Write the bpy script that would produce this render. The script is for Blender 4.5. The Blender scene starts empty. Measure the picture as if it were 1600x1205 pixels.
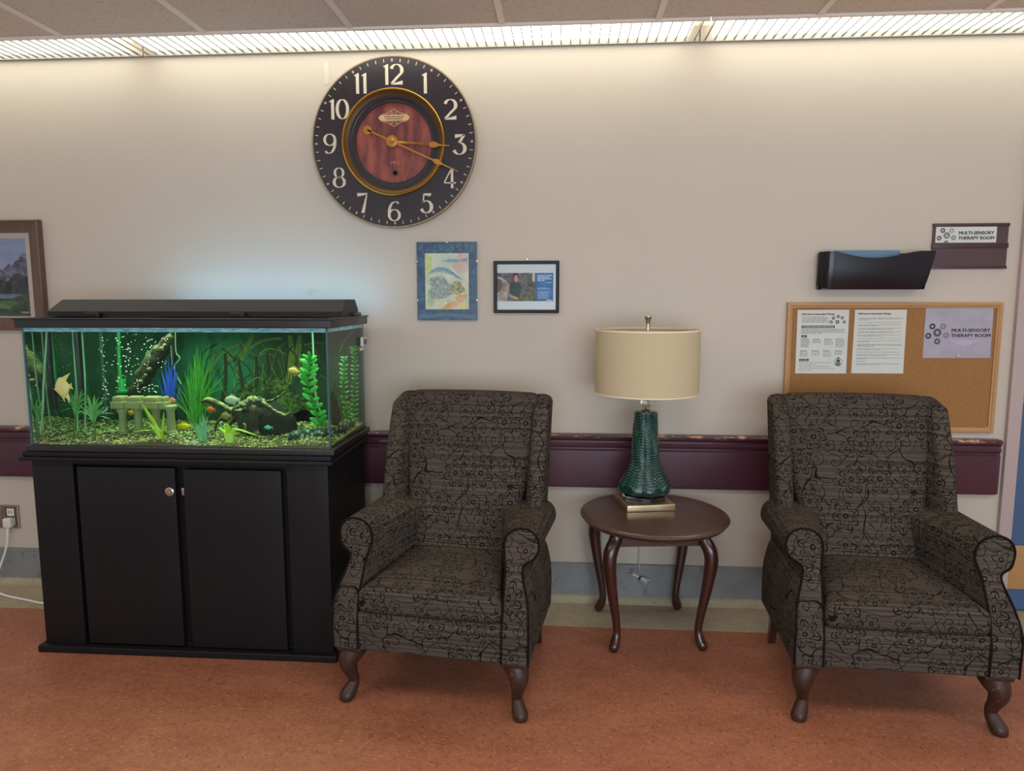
import bpy, bmesh, math, random
from mathutils import Vector, Matrix
random.seed(7)
S = bpy.context.scene
COL = S.collection
# ------------------------------------------------------------------ camera
FPX, YAW, PITCH, ROLL, CAM_D, CAM_H = 1123.05, .0742717, .1214409, -.0004889, 3.24125, 1.41247
def cam_axes():
    cy, sy, cp, sp = math.cos(YAW), math.sin(YAW), math.cos(PITCH), math.sin(PITCH)
    f = Vector((-sy*cp, cy*cp, -sp)); r = Vector((cy, sy, 0)); u = r.cross(f)
    c, s = math.cos(ROLL), math.sin(ROLL)
    return c*r + s*u, -s*r + c*u, f
RT, UP, FW = cam_axes()
cam_data = bpy.data.cameras.new('camera')
cam = bpy.data.objects.new('camera', cam_data); COL.objects.link(cam)
cam_data.sensor_width = 36.0
cam_data.lens = FPX/1600*36.0
cam_data.clip_start = .05
m = Matrix((RT, UP, -FW)).transposed().to_4x4()
m.translation = (0, -CAM_D, CAM_H)
cam.matrix_world = m
S.camera = cam
def _ray(px, py):
    return Vector((0, -CAM_D, CAM_H)), FW + RT*((px-800)/FPX) - UP*((py-602.5)/FPX)
def on_y(px, py, y):
    o, d = _ray(px, py); return o + d*((y-o.y)/d.y)
def on_z(px, py, z):
    o, d = _ray(px, py); return o + d*((z-o.z)/d.z)
# ------------------------------------------------------------------ render look
S.view_settings.view_transform = 'Standard'
S.view_settings.look = 'None'
S.view_settings.gamma = 1
S.view_settings.use_curve_mapping = False
S.view_settings.exposure = 0.35
S.cycles.use_denoising = True
S.cycles.max_bounces = 10
S.cycles.transparent_max_bounces = 32
S.cycles.caustics_reflective = False
S.cycles.caustics_refractive = False
S.cycles.sample_clamp_indirect = 4
# ------------------------------------------------------------------ light
W = bpy.data.worlds.new('world'); S.world = W; W.use_nodes = True
W.node_tree.nodes['Background'].inputs[0].default_value = (.90, .94, 1.0, 1)
W.node_tree.nodes['Background'].inputs[1].default_value = .42
def area(name, loc, target, sx, sy, power, color):
    l = bpy.data.lights.new(name, 'AREA'); l.shape = 'RECTANGLE'; l.size = sx; l.size_y = sy
    l.energy = power; l.color = color
    o = bpy.data.objects.new(name, l); COL.objects.link(o); o.location = loc
    o.rotation_euler = (Vector(target)-Vector(loc)).to_track_quat('-Z', 'Y').to_euler()
    return o
for tx in (-2.2, .2, 2.6):
    area('ceiling_troffer_light', (tx, -2.3, 2.44), (tx, -2.3, 0), 1.2, .6, 15, (1, .95, .88))
area('window_daylight', (.9, -5.1, 1.10), (.6, 0, .45), 3.6, 1.5, 88, (.70, .85, 1.0))
COVE = 3.7        # cove lamp brightness
# ------------------------------------------------------------------ helpers
def lin(c):
    c /= 255.0
    return c/12.92 if c <= .04045 else ((c+.055)/1.055)**2.4
def rgb(r, g, b): return (lin(r), lin(g), lin(b), 1)
class NT:
    def __init__(s, name):
        s.m = bpy.data.materials.new(name); s.m.use_nodes = True
        s.t = s.m.node_tree; s.n = s.t.nodes; s.b = s.n['Principled BSDF']; s.out = s.n['Material Output']
    def node(s, typ, **kw):
        n = s.n.new(typ)
        for k, v in kw.items():
            if k in n.inputs: s.put(n.inputs[k], v)
            else: setattr(n, k, v)
        return n
    def put(s, sock, v):
        if isinstance(v, bpy.types.NodeSocket): s.t.links.new(v, sock)
        else: sock.default_value = v
    def math(s, op, a, b=0.0, c=0.0):
        n = s.n.new('ShaderNodeMath'); n.operation = op
        for i, x in enumerate((a, b, c)): s.put(n.inputs[i], x)
        return n.outputs[0]
    def mix(s, f, a, b, blend='MIX'):
        n = s.n.new('ShaderNodeMix'); n.data_type = 'RGBA'; n.blend_type = blend
        s.put(n.inputs[0], f); s.put(n.inputs[6], a); s.put(n.inputs[7], b)
        return n.outputs[2]
    def coord(s, kind='Object', scale=(1, 1, 1)):
        c = s.n.new('ShaderNodeTexCoord'); mp = s.n.new('ShaderNodeMapping')
        s.t.links.new(c.outputs[kind], mp.inputs[0]); mp.inputs['Scale'].default_value = scale
        return mp.outputs[0]
    def noise(s, vec, scale, detail=3, rough=.5, out='Fac'):
        n = s.n.new('ShaderNodeTexNoise'); s.put(n.inputs['Vector'], vec)
        n.inputs['Scale'].default_value = scale; n.inputs['Detail'].default_value = detail; n.inputs['Roughness'].default_value = rough
        return n.outputs[out]
    def ramp(s, f, stops):
        n = s.n.new('ShaderNodeValToRGB'); s.put(n.inputs[0], f); e = n.color_ramp.elements
        while len(e) < len(stops): e.new(.5)
        for i, (p, c) in enumerate(stops): e[i].position = p; e[i].color = c
        return n.outputs[0]
    def bump(s, h, strength, dist=.01):
        n = s.n.new('ShaderNodeBump'); s.put(n.inputs['Height'], h)
        n.inputs['Strength'].default_value = strength; n.inputs['Distance'].default_value = dist
        s.t.links.new(n.outputs[0], s.b.inputs['Normal'])
    def base(s, c): s.put(s.b.inputs['Base Color'], c)
    def set(s, **kw):
        for k, v in kw.items(): s.put(s.b.inputs[k.replace('_', ' ')], v)
        return s
def mul(c, k): return (c[0]*k, c[1]*k, c[2]*k, 1)
def plain(name, c, rough=.5, metal=0.0, var=.08, scale=25, spec=.5, coat=0.0):
    """a colour with a faint uneven tone"""
    t = NT(name); v = t.coord()
    t.base(t.mix(t.noise(v, scale, 3), mul(c, 1-var), mul(c, 1+var)))
    t.set(Roughness=rough, Metallic=metal, Specular_IOR_Level=spec, Coat_Weight=coat)
    return t.m
class MB:
    """collects shapes, then links them as ONE mesh object"""
    def __init__(s): s.v = []; s.f = []; s.c = []; s.cc = None
    def add(s, vs, fs):
        k = len(s.v); s.v += [tuple(v) for v in vs]; s.f += [tuple(i+k for i in f) for f in fs]
        s.c += [s.cc]*len(vs)
        return s
    def box(s, a, b, M=None):
        x0, y0, z0 = a; x1, y1, z1 = b
        vs = [Vector(p) for p in ((x0,y0,z0),(x1,y0,z0),(x1,y1,z0),(x0,y1,z0),(x0,y0,z1),(x1,y0,z1),(x1,y1,z1),(x0,y1,z1))]
        if M: vs = [M @ p for p in vs]
        return s.add(vs, [(0,3,2,1),(4,5,6,7),(0,1,5,4),(1,2,6,5),(2,3,7,6),(3,0,4,7)])
    def rbox(s, a, b, r, warp=None, nr=3, ni=3, M=None):
        """box with rounded edges, optionally warped"""
        c = [(a[i]+b[i])/2 for i in range(3)]; h = [abs(b[i]-a[i])/2 for i in range(3)]
        r = min(r, min(h)*.999)
        L = []
        for i in range(3):
            e = [-h[i] + r*(1-math.cos(math.pi/2*k/nr)) for k in range(nr+1)]
            n = ni if isinstance(ni, int) else ni[i]
            mid = [-(h[i]-r) + 2*(h[i]-r)*k/n for k in range(1, n)]
            L.append(e + mid + [-x for x in reversed(e)])
        idx = {}; vs = []; fs = []
        def vert(q):
            inn = [max(-(h[i]-r), min(h[i]-r, q[i])) for i in range(3)]
            d = Vector([q[i]-inn[i] for i in range(3)])
            p = Vector(inn) + (d.normalized()*r if d.length > 1e-9 else d)
            p = Vector([p[i]+c[i] for i in range(3)])
            k = (round(p.x, 6), round(p.y, 6), round(p.z, 6))
            if k not in idx:
                idx[k] = len(vs)
                if warp: p = Vector(warp(p.x, p.y, p.z))
                if M: p = M @ p
                vs.append(p)
            return idx[k]
        for ax in range(3):
            u, w = (ax+1) % 3, (ax+2) % 3
            for sg in (-1, 1):
                for i in range(len(L[u])-1):
                    for j in range(len(L[w])-1):
                        q = []
                        for (p_, r_) in ((i, j), (i+1, j), (i+1, j+1), (i, j+1)):
                            t = [0, 0, 0]; t[ax] = sg*h[ax]; t[u] = L[u][p_]; t[w] = L[w][r_]; q.append(vert(t))
                        if sg < 0: q.reverse()
                        o = []
                        for x in q:
                            if x not in o: o.append(x)
                        if len(o) > 2: fs.append(tuple(o))
        return s.add(vs, fs)
    def loft(s, secs, closed=True, caps=True):
        n = len(secs[0]); vs = [p for q in secs for p in q]; fs = []
        for i in range(len(secs)-1):
            for j in range(n if closed else n-1):
                a = i*n+j; b = i*n+(j+1) % n
                fs.append((a, b, b+n, a+n))
        if caps and closed:
            fs.append(tuple(reversed(range(n)))); fs.append(tuple(range((len(secs)-1)*n, len(secs)*n)))
        return s.add(vs, fs)
    def tube(s, path, r, n=8, closed=False, sx=1.0, ref=None):
        P = [Vector(p) for p in path]; m_ = len(P)
        R = r if isinstance(r, (list, tuple)) else [r]*m_
        secs = []; nrm = None
        for i in range(m_):
            if closed: t = P[(i+1) % m_]-P[i-1]
            else: t = P[min(i+1, m_-1)]-P[max(i-1, 0)]
            t.normalize()
            if nrm is None:
                a = Vector(ref) if ref else (Vector((0, 0, 1)) if abs(t.z) < .9 else Vector((1, 0, 0)))
                nrm = (a - t*a.dot(t)).normalized()
            else: nrm = (nrm - t*nrm.dot(t)).normalized()
            bi = t.cross(nrm)
            secs.append([P[i] + nrm*(R[i]*math.cos(2*math.pi*k/n)) + bi*(R[i]*sx*math.sin(2*math.pi*k/n)) for k in range(n)])
        if closed: secs.append(secs[0]); return s.loft(secs, True, False)
        return s.loft(secs)
    def lathe(s, prof, c=(0, 0, 0), n=32, M=None, fn=None, closed=False):
        """profile of (radius, z) round the z axis"""
        vs = []; fs = []; k = len(prof)
        for j in range(n):
            a = 2*math.pi*j/n
            for (r, z) in prof:
                rr = fn(r, z, a) if fn else r
                p = Vector((rr*math.cos(a), rr*math.sin(a), z))
                if M: p = M @ p
                vs.append(p+Vector(c))
        for j in range(n):
            for i in range(k if closed else k-1):
                a = j*k+i; a2 = j*k+(i+1) % k; b = ((j+1) % n)*k+i; b2 = ((j+1) % n)*k+(i+1) % k
                fs.append((a, b, b2, a2))
        if not closed:
            if prof[0][0] > 1e-6: fs.append(tuple(reversed([j*k for j in range(n)])))
            if prof[-1][0] > 1e-6: fs.append(tuple([j*k+k-1 for j in range(n)]))
        return s.add(vs, fs)
    def ball(s, c, r, n=10, M=None):
        rx, ry, rz = (r, r, r) if not isinstance(r, (tuple, list)) else r
        prof = [(math.sin(math.pi*i/n), -math.cos(math.pi*i/n)) for i in range(n+1)]
        vs = []; fs = []; k = n+1; q = n*2
        for j in range(q):
            a = 2*math.pi*j/q
            for (r_, z) in prof:
                p = Vector((rx*r_*math.cos(a), ry*r_*math.sin(a), rz*z))
                vs.append((M @ p if M else p)+Vector(c))
        for j in range(q):
            for i in range(n):
                a = j*k+i; b = ((j+1) % q)*k+i
                fs.append((a, b, b+1, a+1))
        return s.add(vs, fs)
    def prism(s, poly, d0, d1, fn):
        """polygon in (u,v), extruded between depths d0 and d1; fn(u,v,d) -> point"""
        n = len(poly)
        vs = [fn(u, v, d0) for u, v in poly]+[fn(u, v, d1) for u, v in poly]
        fs = [tuple(range(n)), tuple(reversed(range(n, 2*n)))]+[(i, n+i, n+(i+1) % n, (i+1) % n) for i in range(n)]
        return s.add(vs, fs)
    def ribbon(s, path, widths, side, cup=0.0):
        """leaf: a strip with a fold along its middle"""
        P = [Vector(p) for p in path]; vs = []; n = len(P); sd = Vector(side).normalized()
        for i, p in enumerate(P):
            t = (P[min(i+1, n-1)]-P[max(i-1, 0)]).normalized(); up = t.cross(sd)
            w = widths[i] if isinstance(widths, (list, tuple)) else widths
            vs += [p-sd*w+up*cup*w, p, p+sd*w+up*cup*w]
        fs = []
        for i in range(n-1):
            a = i*3
            fs += [(a, a+1, a+4, a+3), (a+1, a+2, a+5, a+4)]
        return s.add(vs, fs)
    def build(s, name, mat, parent=None, smooth=35, uv=False):
        me = bpy.data.meshes.new(name); me.from_pydata([tuple(v) for v in s.v], [], s.f); me.validate()
        bm = bmesh.new(); bm.from_mesh(me)
        bmesh.ops.remove_doubles(bm, verts=bm.verts, dist=1e-6) if not any(s.c) else None
        bmesh.ops.dissolve_degenerate(bm, dist=1e-7, edges=bm.edges) if not any(s.c) else None
        bmesh.ops.recalc_face_normals(bm, faces=bm.faces)
        bm.to_mesh(me); bm.free()
        if any(s.c):
            at = me.color_attributes.new('tone', 'FLOAT_COLOR', 'POINT')
            for i, c in enumerate(s.c): at.data[i].color = c or (1, 1, 1, 1)
        if uv:
            ul = me.uv_layers.new(name='uv')
            for p in me.polygons:
                n = p.normal; ax = max(range(3), key=lambda i: abs(n[i]))
                a, b = ((1, 2), (0, 2), (0, 1))[ax]
                for li in p.loop_indices:
                    co = me.vertices[me.loops[li].vertex_index].co
                    ul.data[li].uv = (co[a]+ax*.37, co[b]+(.0 if ax < 2 else .43))
        if smooth:
            me.shade_smooth()
            if smooth < 180: me.set_sharp_from_angle(angle=math.radians(smooth))
        me.materials.append(mat)
        o = bpy.data.objects.new(name, me); COL.objects.link(o)
        if parent: o.parent = parent
        return o
def tag(o, label=None, cat=None, group=None, kind=None):
    if label: o['label'] = label
    if cat: o['category'] = cat
    if group: o['group'] = group
    if kind: o['kind'] = kind
    return o
def thing(name, label, cat, loc=(0, 0, 0), rz=0.0, group=None):
    o = bpy.data.objects.new(name, None); COL.objects.link(o); o.empty_display_size = .05
    o.location = loc; o.rotation_euler = (0, 0, rz)
    return tag(o, label, cat, group)
def struct(name, mb, mat, smooth=35): return tag(mb.build(name, mat, None, smooth), kind='structure')
def copy_tree(o, parent=None):
    c = o.copy(); COL.objects.link(c)
    if parent: c.parent = parent
    for ch in list(o.children): copy_tree(ch, c)
    return c
def flat(y):                     # (x, z, depth toward viewer) on a wall-parallel plane
    return lambda u, v, d: Vector((u, y-d, v))
def text_mesh(name, body, size, mat, parent, fn, align='LEFT', width=1.0, bold=0.0, ext=.0004):
    """lettering as a thin raised mesh; fn(u, v, d) -> point"""
    cu = bpy.data.curves.new('t', 'FONT'); cu.body = body; cu.size = size; cu.align_x = align
    cu.extrude = ext; cu.space_line = 1.15; cu.resolution_u = 3
    o = bpy.data.objects.new('t', cu); COL.objects.link(o)
    dg = bpy.context.evaluated_depsgraph_get(); dg.update()
    me = bpy.data.meshes.new_from_object(o.evaluated_get(dg))
    bpy.data.objects.remove(o); bpy.data.curves.remove(cu)
    if bold:                                  # heavier strokes: the outline repeated a hair to each side
        vs = [tuple(v.co) for v in me.vertices]; fs = [tuple(p.vertices) for p in me.polygons]; n = len(vs)
        V_ = []; F_ = []
        for k, (du, dv) in enumerate(((0, 0), (-bold, 0), (bold, 0), (0, bold*.7), (0, -bold*.7))):
            V_ += [(x+du, y+dv, z+k*.00004) for x, y, z in vs]; F_ += [tuple(i+k*n for i in f) for f in fs]
        me.clear_geometry(); me.from_pydata(V_, [], F_); me.update()
    for v in me.vertices: v.co = fn(v.co.x*width, v.co.y, v.co.z+ext)
    me.name = name; me.materials.clear(); me.materials.append(mat)
    r = bpy.data.objects.new(name, me); COL.objects.link(r); r.parent = parent
    return r
def circ(cx, cz, r, n=20, sx=1.0): return [(cx+r*sx*math.cos(2*math.pi*i/n), cz+r*math.sin(2*math.pi*i/n)) for i in range(n)]
def ring(mb, cx, cz, r0, r1, fn, d, n=20):
    vs = [fn(*p, d) for p in circ(cx, cz, r0, n)]+[fn(*p, d) for p in circ(cx, cz, r1, n)]
    mb.add(vs, [(i, (i+1) % n, n+(i+1) % n, n+i) for i in range(n)])
def spline(pts, k=6):
    """smooth path through points"""
    P = [Vector(p) for p in pts]; out = []
    for i in range(len(P)-1):
        a, b, c, d = P[max(i-1, 0)], P[i], P[i+1], P[min(i+2, len(P)-1)]
        for j in range(k):
            t = j/k
            out.append(.5*((2*b)+(c-a)*t+(2*a-5*b+4*c-d)*t*t+(3*b-a-3*c+d)*t**3))
    out.append(P[-1]); return out
def lerp_list(vals, n):
    out = []
    for i in range(n):
        x = i/(n-1)*(len(vals)-1); k = min(int(x), len(vals)-2); out.append(vals[k]+(vals[k+1]-vals[k])*(x-k))
    return out
# ------------------------------------------------------------------ materials
t = NT('painted_wall'); v = t.coord()
t.base(t.mix(t.noise(v, 2.2, 4), rgb(190, 178, 162), rgb(196, 184, 168))); t.set(Roughness=.55, Specular_IOR_Level=.3)
t.bump(t.noise(v, 160, 2), .08, .002); M_WALL = t.m
t = NT('mottled_linoleum'); v = t.coord()
a = t.noise(t.coord(scale=(1, 1.6, 1)), 5, 5, .65); b = t.noise(v, 38, 4, .7)
c = t.mix(t.ramp(a, [(.3, (0, 0, 0, 1)), (.7, (1, 1, 1, 1))]), rgb(148, 90, 66), rgb(170, 108, 80))
c = t.mix(t.ramp(b, [(.30, (.6, .6, .6, 1)), (.52, (0, 0, 0, 1))]), c, rgb(128, 76, 52))
d = t.noise(t.coord(scale=(1, 2.2, 1)), 60, 4, .65)
c = t.mix(t.ramp(d, [(.58, (0, 0, 0, 1)), (.68, (.9, .85, .85, 1))]), c, rgb(196, 148, 110))
e = t.noise(t.coord(scale=(2, 1, 1)), 44, 4, .65)
c = t.mix(t.ramp(e, [(.59, (0, 0, 0, 1)), (.68, (.8, .8, .8, 1))]), c, rgb(108, 62, 46))
t.base(c); t.set(Roughness=.42, Specular_IOR_Level=.35); M_FLOOR = t.m
t = NT('worn_concrete_strip'); v = t.coord()
c = t.mix(t.noise(v, 14, 5, .65), rgb(142, 126, 102), rgb(178, 162, 134))
c = t.mix(t.ramp(t.noise(v, 40, 4, .7), [(.60, (0, 0, 0, 1)), (.72, (.8, .8, .8, 1))]), c, rgb(92, 82, 64))
t.base(c); t.set(Roughness=.75); M_STRIP = t.m
t = NT('grey_vinyl_base'); v = t.coord()
c = t.mix(t.noise(v, 6, 5, .6), rgb(98, 99, 100), rgb(152, 151, 148))
c = t.mix(t.ramp(t.noise(t.coord(scale=(1, 1, .7)), 22, 5, .75), [(.58, (0, 0, 0, 1)), (.72, (.8, .8, .8, 1))]), c, rgb(64, 64, 66))
t.base(c); t.set(Roughness=.5); M_BASE = t.m
t = NT('fissured_ceiling_tile'); v = t.coord()
w1 = t.n.new('ShaderNodeTexVoronoi'); t.put(w1.inputs['Vector'], v); w1.inputs['Scale'].default_value = 120
hole = t.math('LESS_THAN', w1.outputs['Distance'], .22)
c = t.mix(t.noise(v, 60, 4, .7), rgb(208, 192, 174), rgb(224, 209, 192))
c = t.mix(t.math('MULTIPLY', hole, t.math('GREATER_THAN', t.noise(v, 30, 2), .48)), c, rgb(136, 124, 110))
t.base(c); t.set(Roughness=.95, Specular_IOR_Level=.1); t.bump(t.noise(v, 140, 3), .4, .004); M_CEIL = t.m
M_TBAR = plain('ceiling_bar', rgb(232, 222, 208), .5, var=.03)
M_ALU = plain('grey_metal_trim', rgb(150, 146, 138), .4, .3, var=.05)
M_SLAT = plain('grey_louver_blade', rgb(96, 98, 92), .45, 0, var=.03)
t = NT('cove_lamp_diffuser'); v = t.coord(); t.base((.9, .9, .85, 1))
t.set(Emission_Color=(1, .985, .86, 1), Emission_Strength=COVE); M_COVE = t.m
# rail: maroon paint, chipped along the top
t = NT('maroon_rail_paint'); v = t.coord()
c = t.mix(t.noise(v, 5, 3), rgb(68, 34, 45), rgb(80, 41, 51))
sep = t.node('ShaderNodeSeparateXYZ'); t.put(sep.inputs[0], v)
edge = t.ramp(sep.outputs[2], [(.783, (0, 0, 0, 1)), (.797, (1, 1, 1, 1))])
chip = t.ramp(t.noise(t.coord(scale=(1, 1, 3)), 13, 5, .7), [(.54, (0, 0, 0, 1)), (.60, (1, 1, 1, 1))])
t.base(t.mix(t.math('MULTIPLY', edge, chip), c, rgb(196, 150, 112))); t.set(Roughness=.33); M_RAIL = t.m
t = NT('black_cabinet_laminate'); v = t.coord()
c = t.mix(t.noise(t.coord(scale=(1, 1, .2)), 30, 4), rgb(17, 15, 16), rgb(24, 21, 22))
nk = t.ramp(t.noise(v, 60, 2, .5), [(.78, (0, 0, 0, 1)), (.80, (1, 1, 1, 1))])
t.base(t.mix(nk, c, rgb(110, 104, 100))); t.set(Roughness=.5, Specular_IOR_Level=.25); M_BLACK = t.m
M_PLASTIC = plain('black_plastic', rgb(28, 25, 26), .38, var=.1)
M_HOOD = plain('black_hood_plastic', rgb(38, 36, 35), .5, var=.06, spec=.3)
M_CHROME = plain('nickel_metal', rgb(196, 186, 170), .28, 1.0, var=.04)
M_SILVER = plain('brushed_champagne_metal', rgb(196, 172, 136), .34, .85, var=.04)
M_WHITE = plain('white_plastic', rgb(214, 208, 198), .4, var=.02)
# wood
def wood(name, c0, c1, scale=(1, 1, 1), rough=.3, coat=.2, k=9):
    t = NT(name); v = t.coord(scale=scale)
    n = t.noise(v, k, 5, .6); w = t.noise(v, k*5, 3, .6)
    t.base(t.mix(w, t.mix(n, c0, c1), mul(c0, .8), 'MIX') if False else t.mix(t.math('ADD', t.math('MULTIPLY', n, .7), t.math('MULTIPLY', w, .35)), c0, c1))
    t.set(Roughness=rough, Coat_Weight=coat, Coat_Roughness=.2); return t.m
M_TABLE = wood('dark_walnut_finish', rgb(46, 31, 25), rgb(100, 70, 55), (1, 9, 9), .28, .25)
M_LEGW = wood('dark_leg_finish', rgb(34, 16, 13), rgb(76, 40, 30), (6, 6, 1), .25, .3)
t = NT('worn_leg_finish'); v = t.coord()
c = t.mix(t.noise(t.coord(scale=(8, 8, 1.5)), 9, 4), rgb(40, 24, 19), rgb(72, 46, 34))
t.base(t.mix(t.ramp(t.noise(v, 34, 4, .75), [(.67, (0, 0, 0, 1)), (.72, (1, 1, 1, 1))]), c, rgb(170, 138, 104)))
t.set(Roughness=.42, Specular_IOR_Level=.35); M_CHLEG = t.m
M_FRAMEW = wood('brown_frame_wood', rgb(62, 40, 28), rgb(112, 80, 57), (6, 6, .8), .4, .1)
M_OAK = wood('oak_strip', rgb(156, 112, 66), rgb(190, 144, 92), (.8, 5, 5), .45, 0)
# chair fabric: charcoal stripes under a drawn floral line pattern
t = NT('floral_chair_fabric')
uv = t.node('ShaderNodeUVMap').outputs[0]
def sc(vec, k):
    n = t.node('ShaderNodeVectorMath', operation='MULTIPLY'); t.put(n.inputs[0], vec); n.inputs[1].default_value = k; return n.outputs[0]
stripe = t.noise(sc(uv, (.7, 210, 1)), 1.0, 2, .5); stripe2 = t.noise(sc(uv, (2.0, 430, 1)), 1.0, 1, .5)
c = t.mix(t.ramp(stripe, [(.36, (0, 0, 0, 1)), (.62, (1, 1, 1, 1))]), rgb(50, 44, 39), rgb(92, 82, 72))
c = t.mix(t.math('MULTIPLY', stripe2, .6), c, rgb(56, 49, 44))
wob = t.node('ShaderNodeTexNoise'); t.put(wob.inputs['Vector'], uv); wob.inputs['Scale'].default_value = 22; wob.inputs['Detail'].default_value = 1
w2 = t.node('ShaderNodeVectorMath', operation='SUBTRACT'); t.put(w2.inputs[0], wob.outputs['Color']); w2.inputs[1].default_value = (.5, .5, .5)
w3 = sc(w2.outputs[0], (.018, .018, 0))
w4 = t.node('ShaderNodeVectorMath', operation='ADD'); t.put(w4.inputs[0], uv); t.put(w4.inputs[1], w3)
vec = sc(w4.outputs[0], (1, 1, 0))
def flowers(scale, off):
    mp = t.node('ShaderNodeMapping'); t.put(mp.inputs[0], vec); mp.inputs['Scale'].default_value = (scale, scale, scale); mp.inputs['Location'].default_value = off
    vo = t.node('ShaderNodeTexVoronoi', voronoi_dimensions='2D'); t.put(vo.inputs['Vector'], mp.outputs[0]); vo.inputs['Scale'].default_value = 1; vo.inputs['Randomness'].default_value = .75
    df = t.node('ShaderNodeVectorMath', operation='SUBTRACT'); t.put(df.inputs[0], mp.outputs[0]); t.put(df.inputs[1], vo.outputs['Position'])
    sp = t.node('ShaderNodeSeparateXYZ'); t.put(sp.inputs[0], df.outputs[0])
    r = vo.outputs['Distance']; ang = t.math('ARCTAN2', sp.outputs[1], sp.outputs[0])
    cs = t.node('ShaderNodeSeparateColor'); t.put(cs.inputs[0], vo.outputs['Color'])
    ph = t.math('MULTIPLY', cs.outputs[0], 6.28)
    return r, ang, ph, cs.outputs[1]
def petal(r, ang, ph, k, r0, amp, w, power=1.0):
    cz = t.math('ABSOLUTE', t.math('COSINE', t.math('MULTIPLY_ADD', ang, k/2.0, ph)))
    rad = t.math('MULTIPLY_ADD', t.math('POWER', cz, power), amp, r0)
    return t.math('LESS_THAN', t.math('ABSOLUTE', t.math('SUBTRACT', r, rad)), w)
def edges(scale, off, w, warp=0.0):
    mp = t.node('ShaderNodeMapping'); t.put(mp.inputs[0], vec); mp.inputs['Scale'].default_value = (scale, scale, scale); mp.inputs['Location'].default_value = off
    v_ = mp.outputs[0]
    if warp:
        nz = t.node('ShaderNodeTexNoise'); t.put(nz.inputs['Vector'], v_); nz.inputs['Scale'].default_value = 1.6; nz.inputs['Detail'].default_value = 0
        a_ = t.node('ShaderNodeVectorMath', operation='SUBTRACT'); t.put(a_.inputs[0], nz.outputs['Color']); a_.inputs[1].default_value = (.5, .5, .5)
        b_ = t.node('ShaderNodeVectorMath', operation='MULTIPLY_ADD'); t.put(b_.inputs[0], a_.outputs[0]); b_.inputs[1].default_value = (warp, warp, 0); t.put(b_.inputs[2], v_); v_ = b_.outputs[0]
    vo = t.node('ShaderNodeTexVoronoi', voronoi_dimensions='2D', feature='DISTANCE_TO_EDGE'); t.put(vo.inputs['Vector'], v_); vo.inputs['Scale'].default_value = 1
    return t.math('LESS_THAN', vo.outputs['Distance'], w)
M_ = lambda a, b: t.math('MAXIMUM', a, b)
X_ = lambda a, b: t.math('MULTIPLY', a, b)
r, ang, ph, rnd = flowers(7.2, (0, 0, 0))
l1 = petal(r, ang, ph, 7, .15, .20, .019, .6)
l2 = petal(r, ang, ph, 7, .09, .13, .015, .6)
l3 = t.math('LESS_THAN', t.math('ABSOLUTE', t.math('SUBTRACT', r, .05)), .017)
rays = X_(t.math('LESS_THAN', t.math('ABSOLUTE', t.math('SINE', t.math('MULTIPLY_ADD', ang, 3.5, ph))), .13), X_(t.math('GREATER_THAN', r, .21), t.math('LESS_THAN', r, .31)))
lines = M_(M_(l1, l2), M_(l3, rays))
out_f = t.math('GREATER_THAN', r, .37)
# scrolls and small blossoms between the flowers
r2, a2, p2, rnd2 = flowers(15, (3.3, 1.7, 0))
spir = X_(t.math('LESS_THAN', t.math('ABSOLUTE', t.math('SUBTRACT', t.math('FRACT', t.math('SUBTRACT', t.math('MULTIPLY', r2, 3.4), t.math('MULTIPLY', t.math('ADD', a2, p2), .1592))), .5)), .07), t.math('LESS_THAN', r2, .42))
small = M_(petal(r2, a2, p2, 5, .18, .20, .024, .6), t.math('LESS_THAN', t.math('ABSOLUTE', t.math('SUBTRACT', r2, .09)), .03))
pick = t.math('GREATER_THAN', rnd2, .5)
buds = M_(X_(spir, pick), X_(small, t.math('SUBTRACT', 1.0, pick)))
gap = t.math('GREATER_THAN', r2, .40)
vine = X_(edges(6.2, (.7, .2, 0), .013, .8), out_f)
vine2 = X_(X_(edges(13, (5.1, 2.2, 0), .020, .7), gap), t.math('GREATER_THAN', t.noise(vec, 9, 0), .42))
lines = M_(lines, X_(out_f, M_(buds, M_(vine, vine2))))
t.base(t.mix(t.math('MULTIPLY', lines, .93), c, rgb(11, 9, 10)))
t.set(Roughness=.9, Specular_IOR_Level=.1, Sheen_Weight=0.0)
t.bump(stripe, .2, .002); M_FAB = t.m
M_PIPE = plain('dark_piping_cord', rgb(22, 18, 17), .9, var=.15, spec=.1)
# ------------------------------------------------------------------ room shell
HC = 2.4845
struct('floor', MB().box((-4.2, -5.2, -.06), (3.6, -.268, 0)), M_FLOOR)
struct('trim_5', MB().box((-4.2, -.268, -.06), (3.6, .12, .0005)), M_STRIP)        # bare strip of floor along the wall
struct('wall_back', MB().box((-4.2, 0, -.06), (1.915, .12, 2.72)), M_WALL)
struct('wall_right', MB().box((1.915, 0, 2.12), (3.6, .12, 2.72)).box((2.97, 0, -.06), (3.6, .12, 2.12)), M_WALL)
struct('ceiling', MB().box((-4.2, -5.2, HC+.006), (3.6, -.262, HC+.03)), M_CEIL)
g = MB()
for i in range(-4, 10):
    x = -2.0903+.61*i
    if -4.1 < x < 3.5: g.box((x-.012, -5.2, HC), (x+.012, -.262, HC+.0065))
for y in (-1.50, -2.72, -3.94): g.box((-4.2, y-.012, HC-.0004), (3.6, y+.012, HC+.006))
struct('trim_1', g, M_TBAR)
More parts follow.
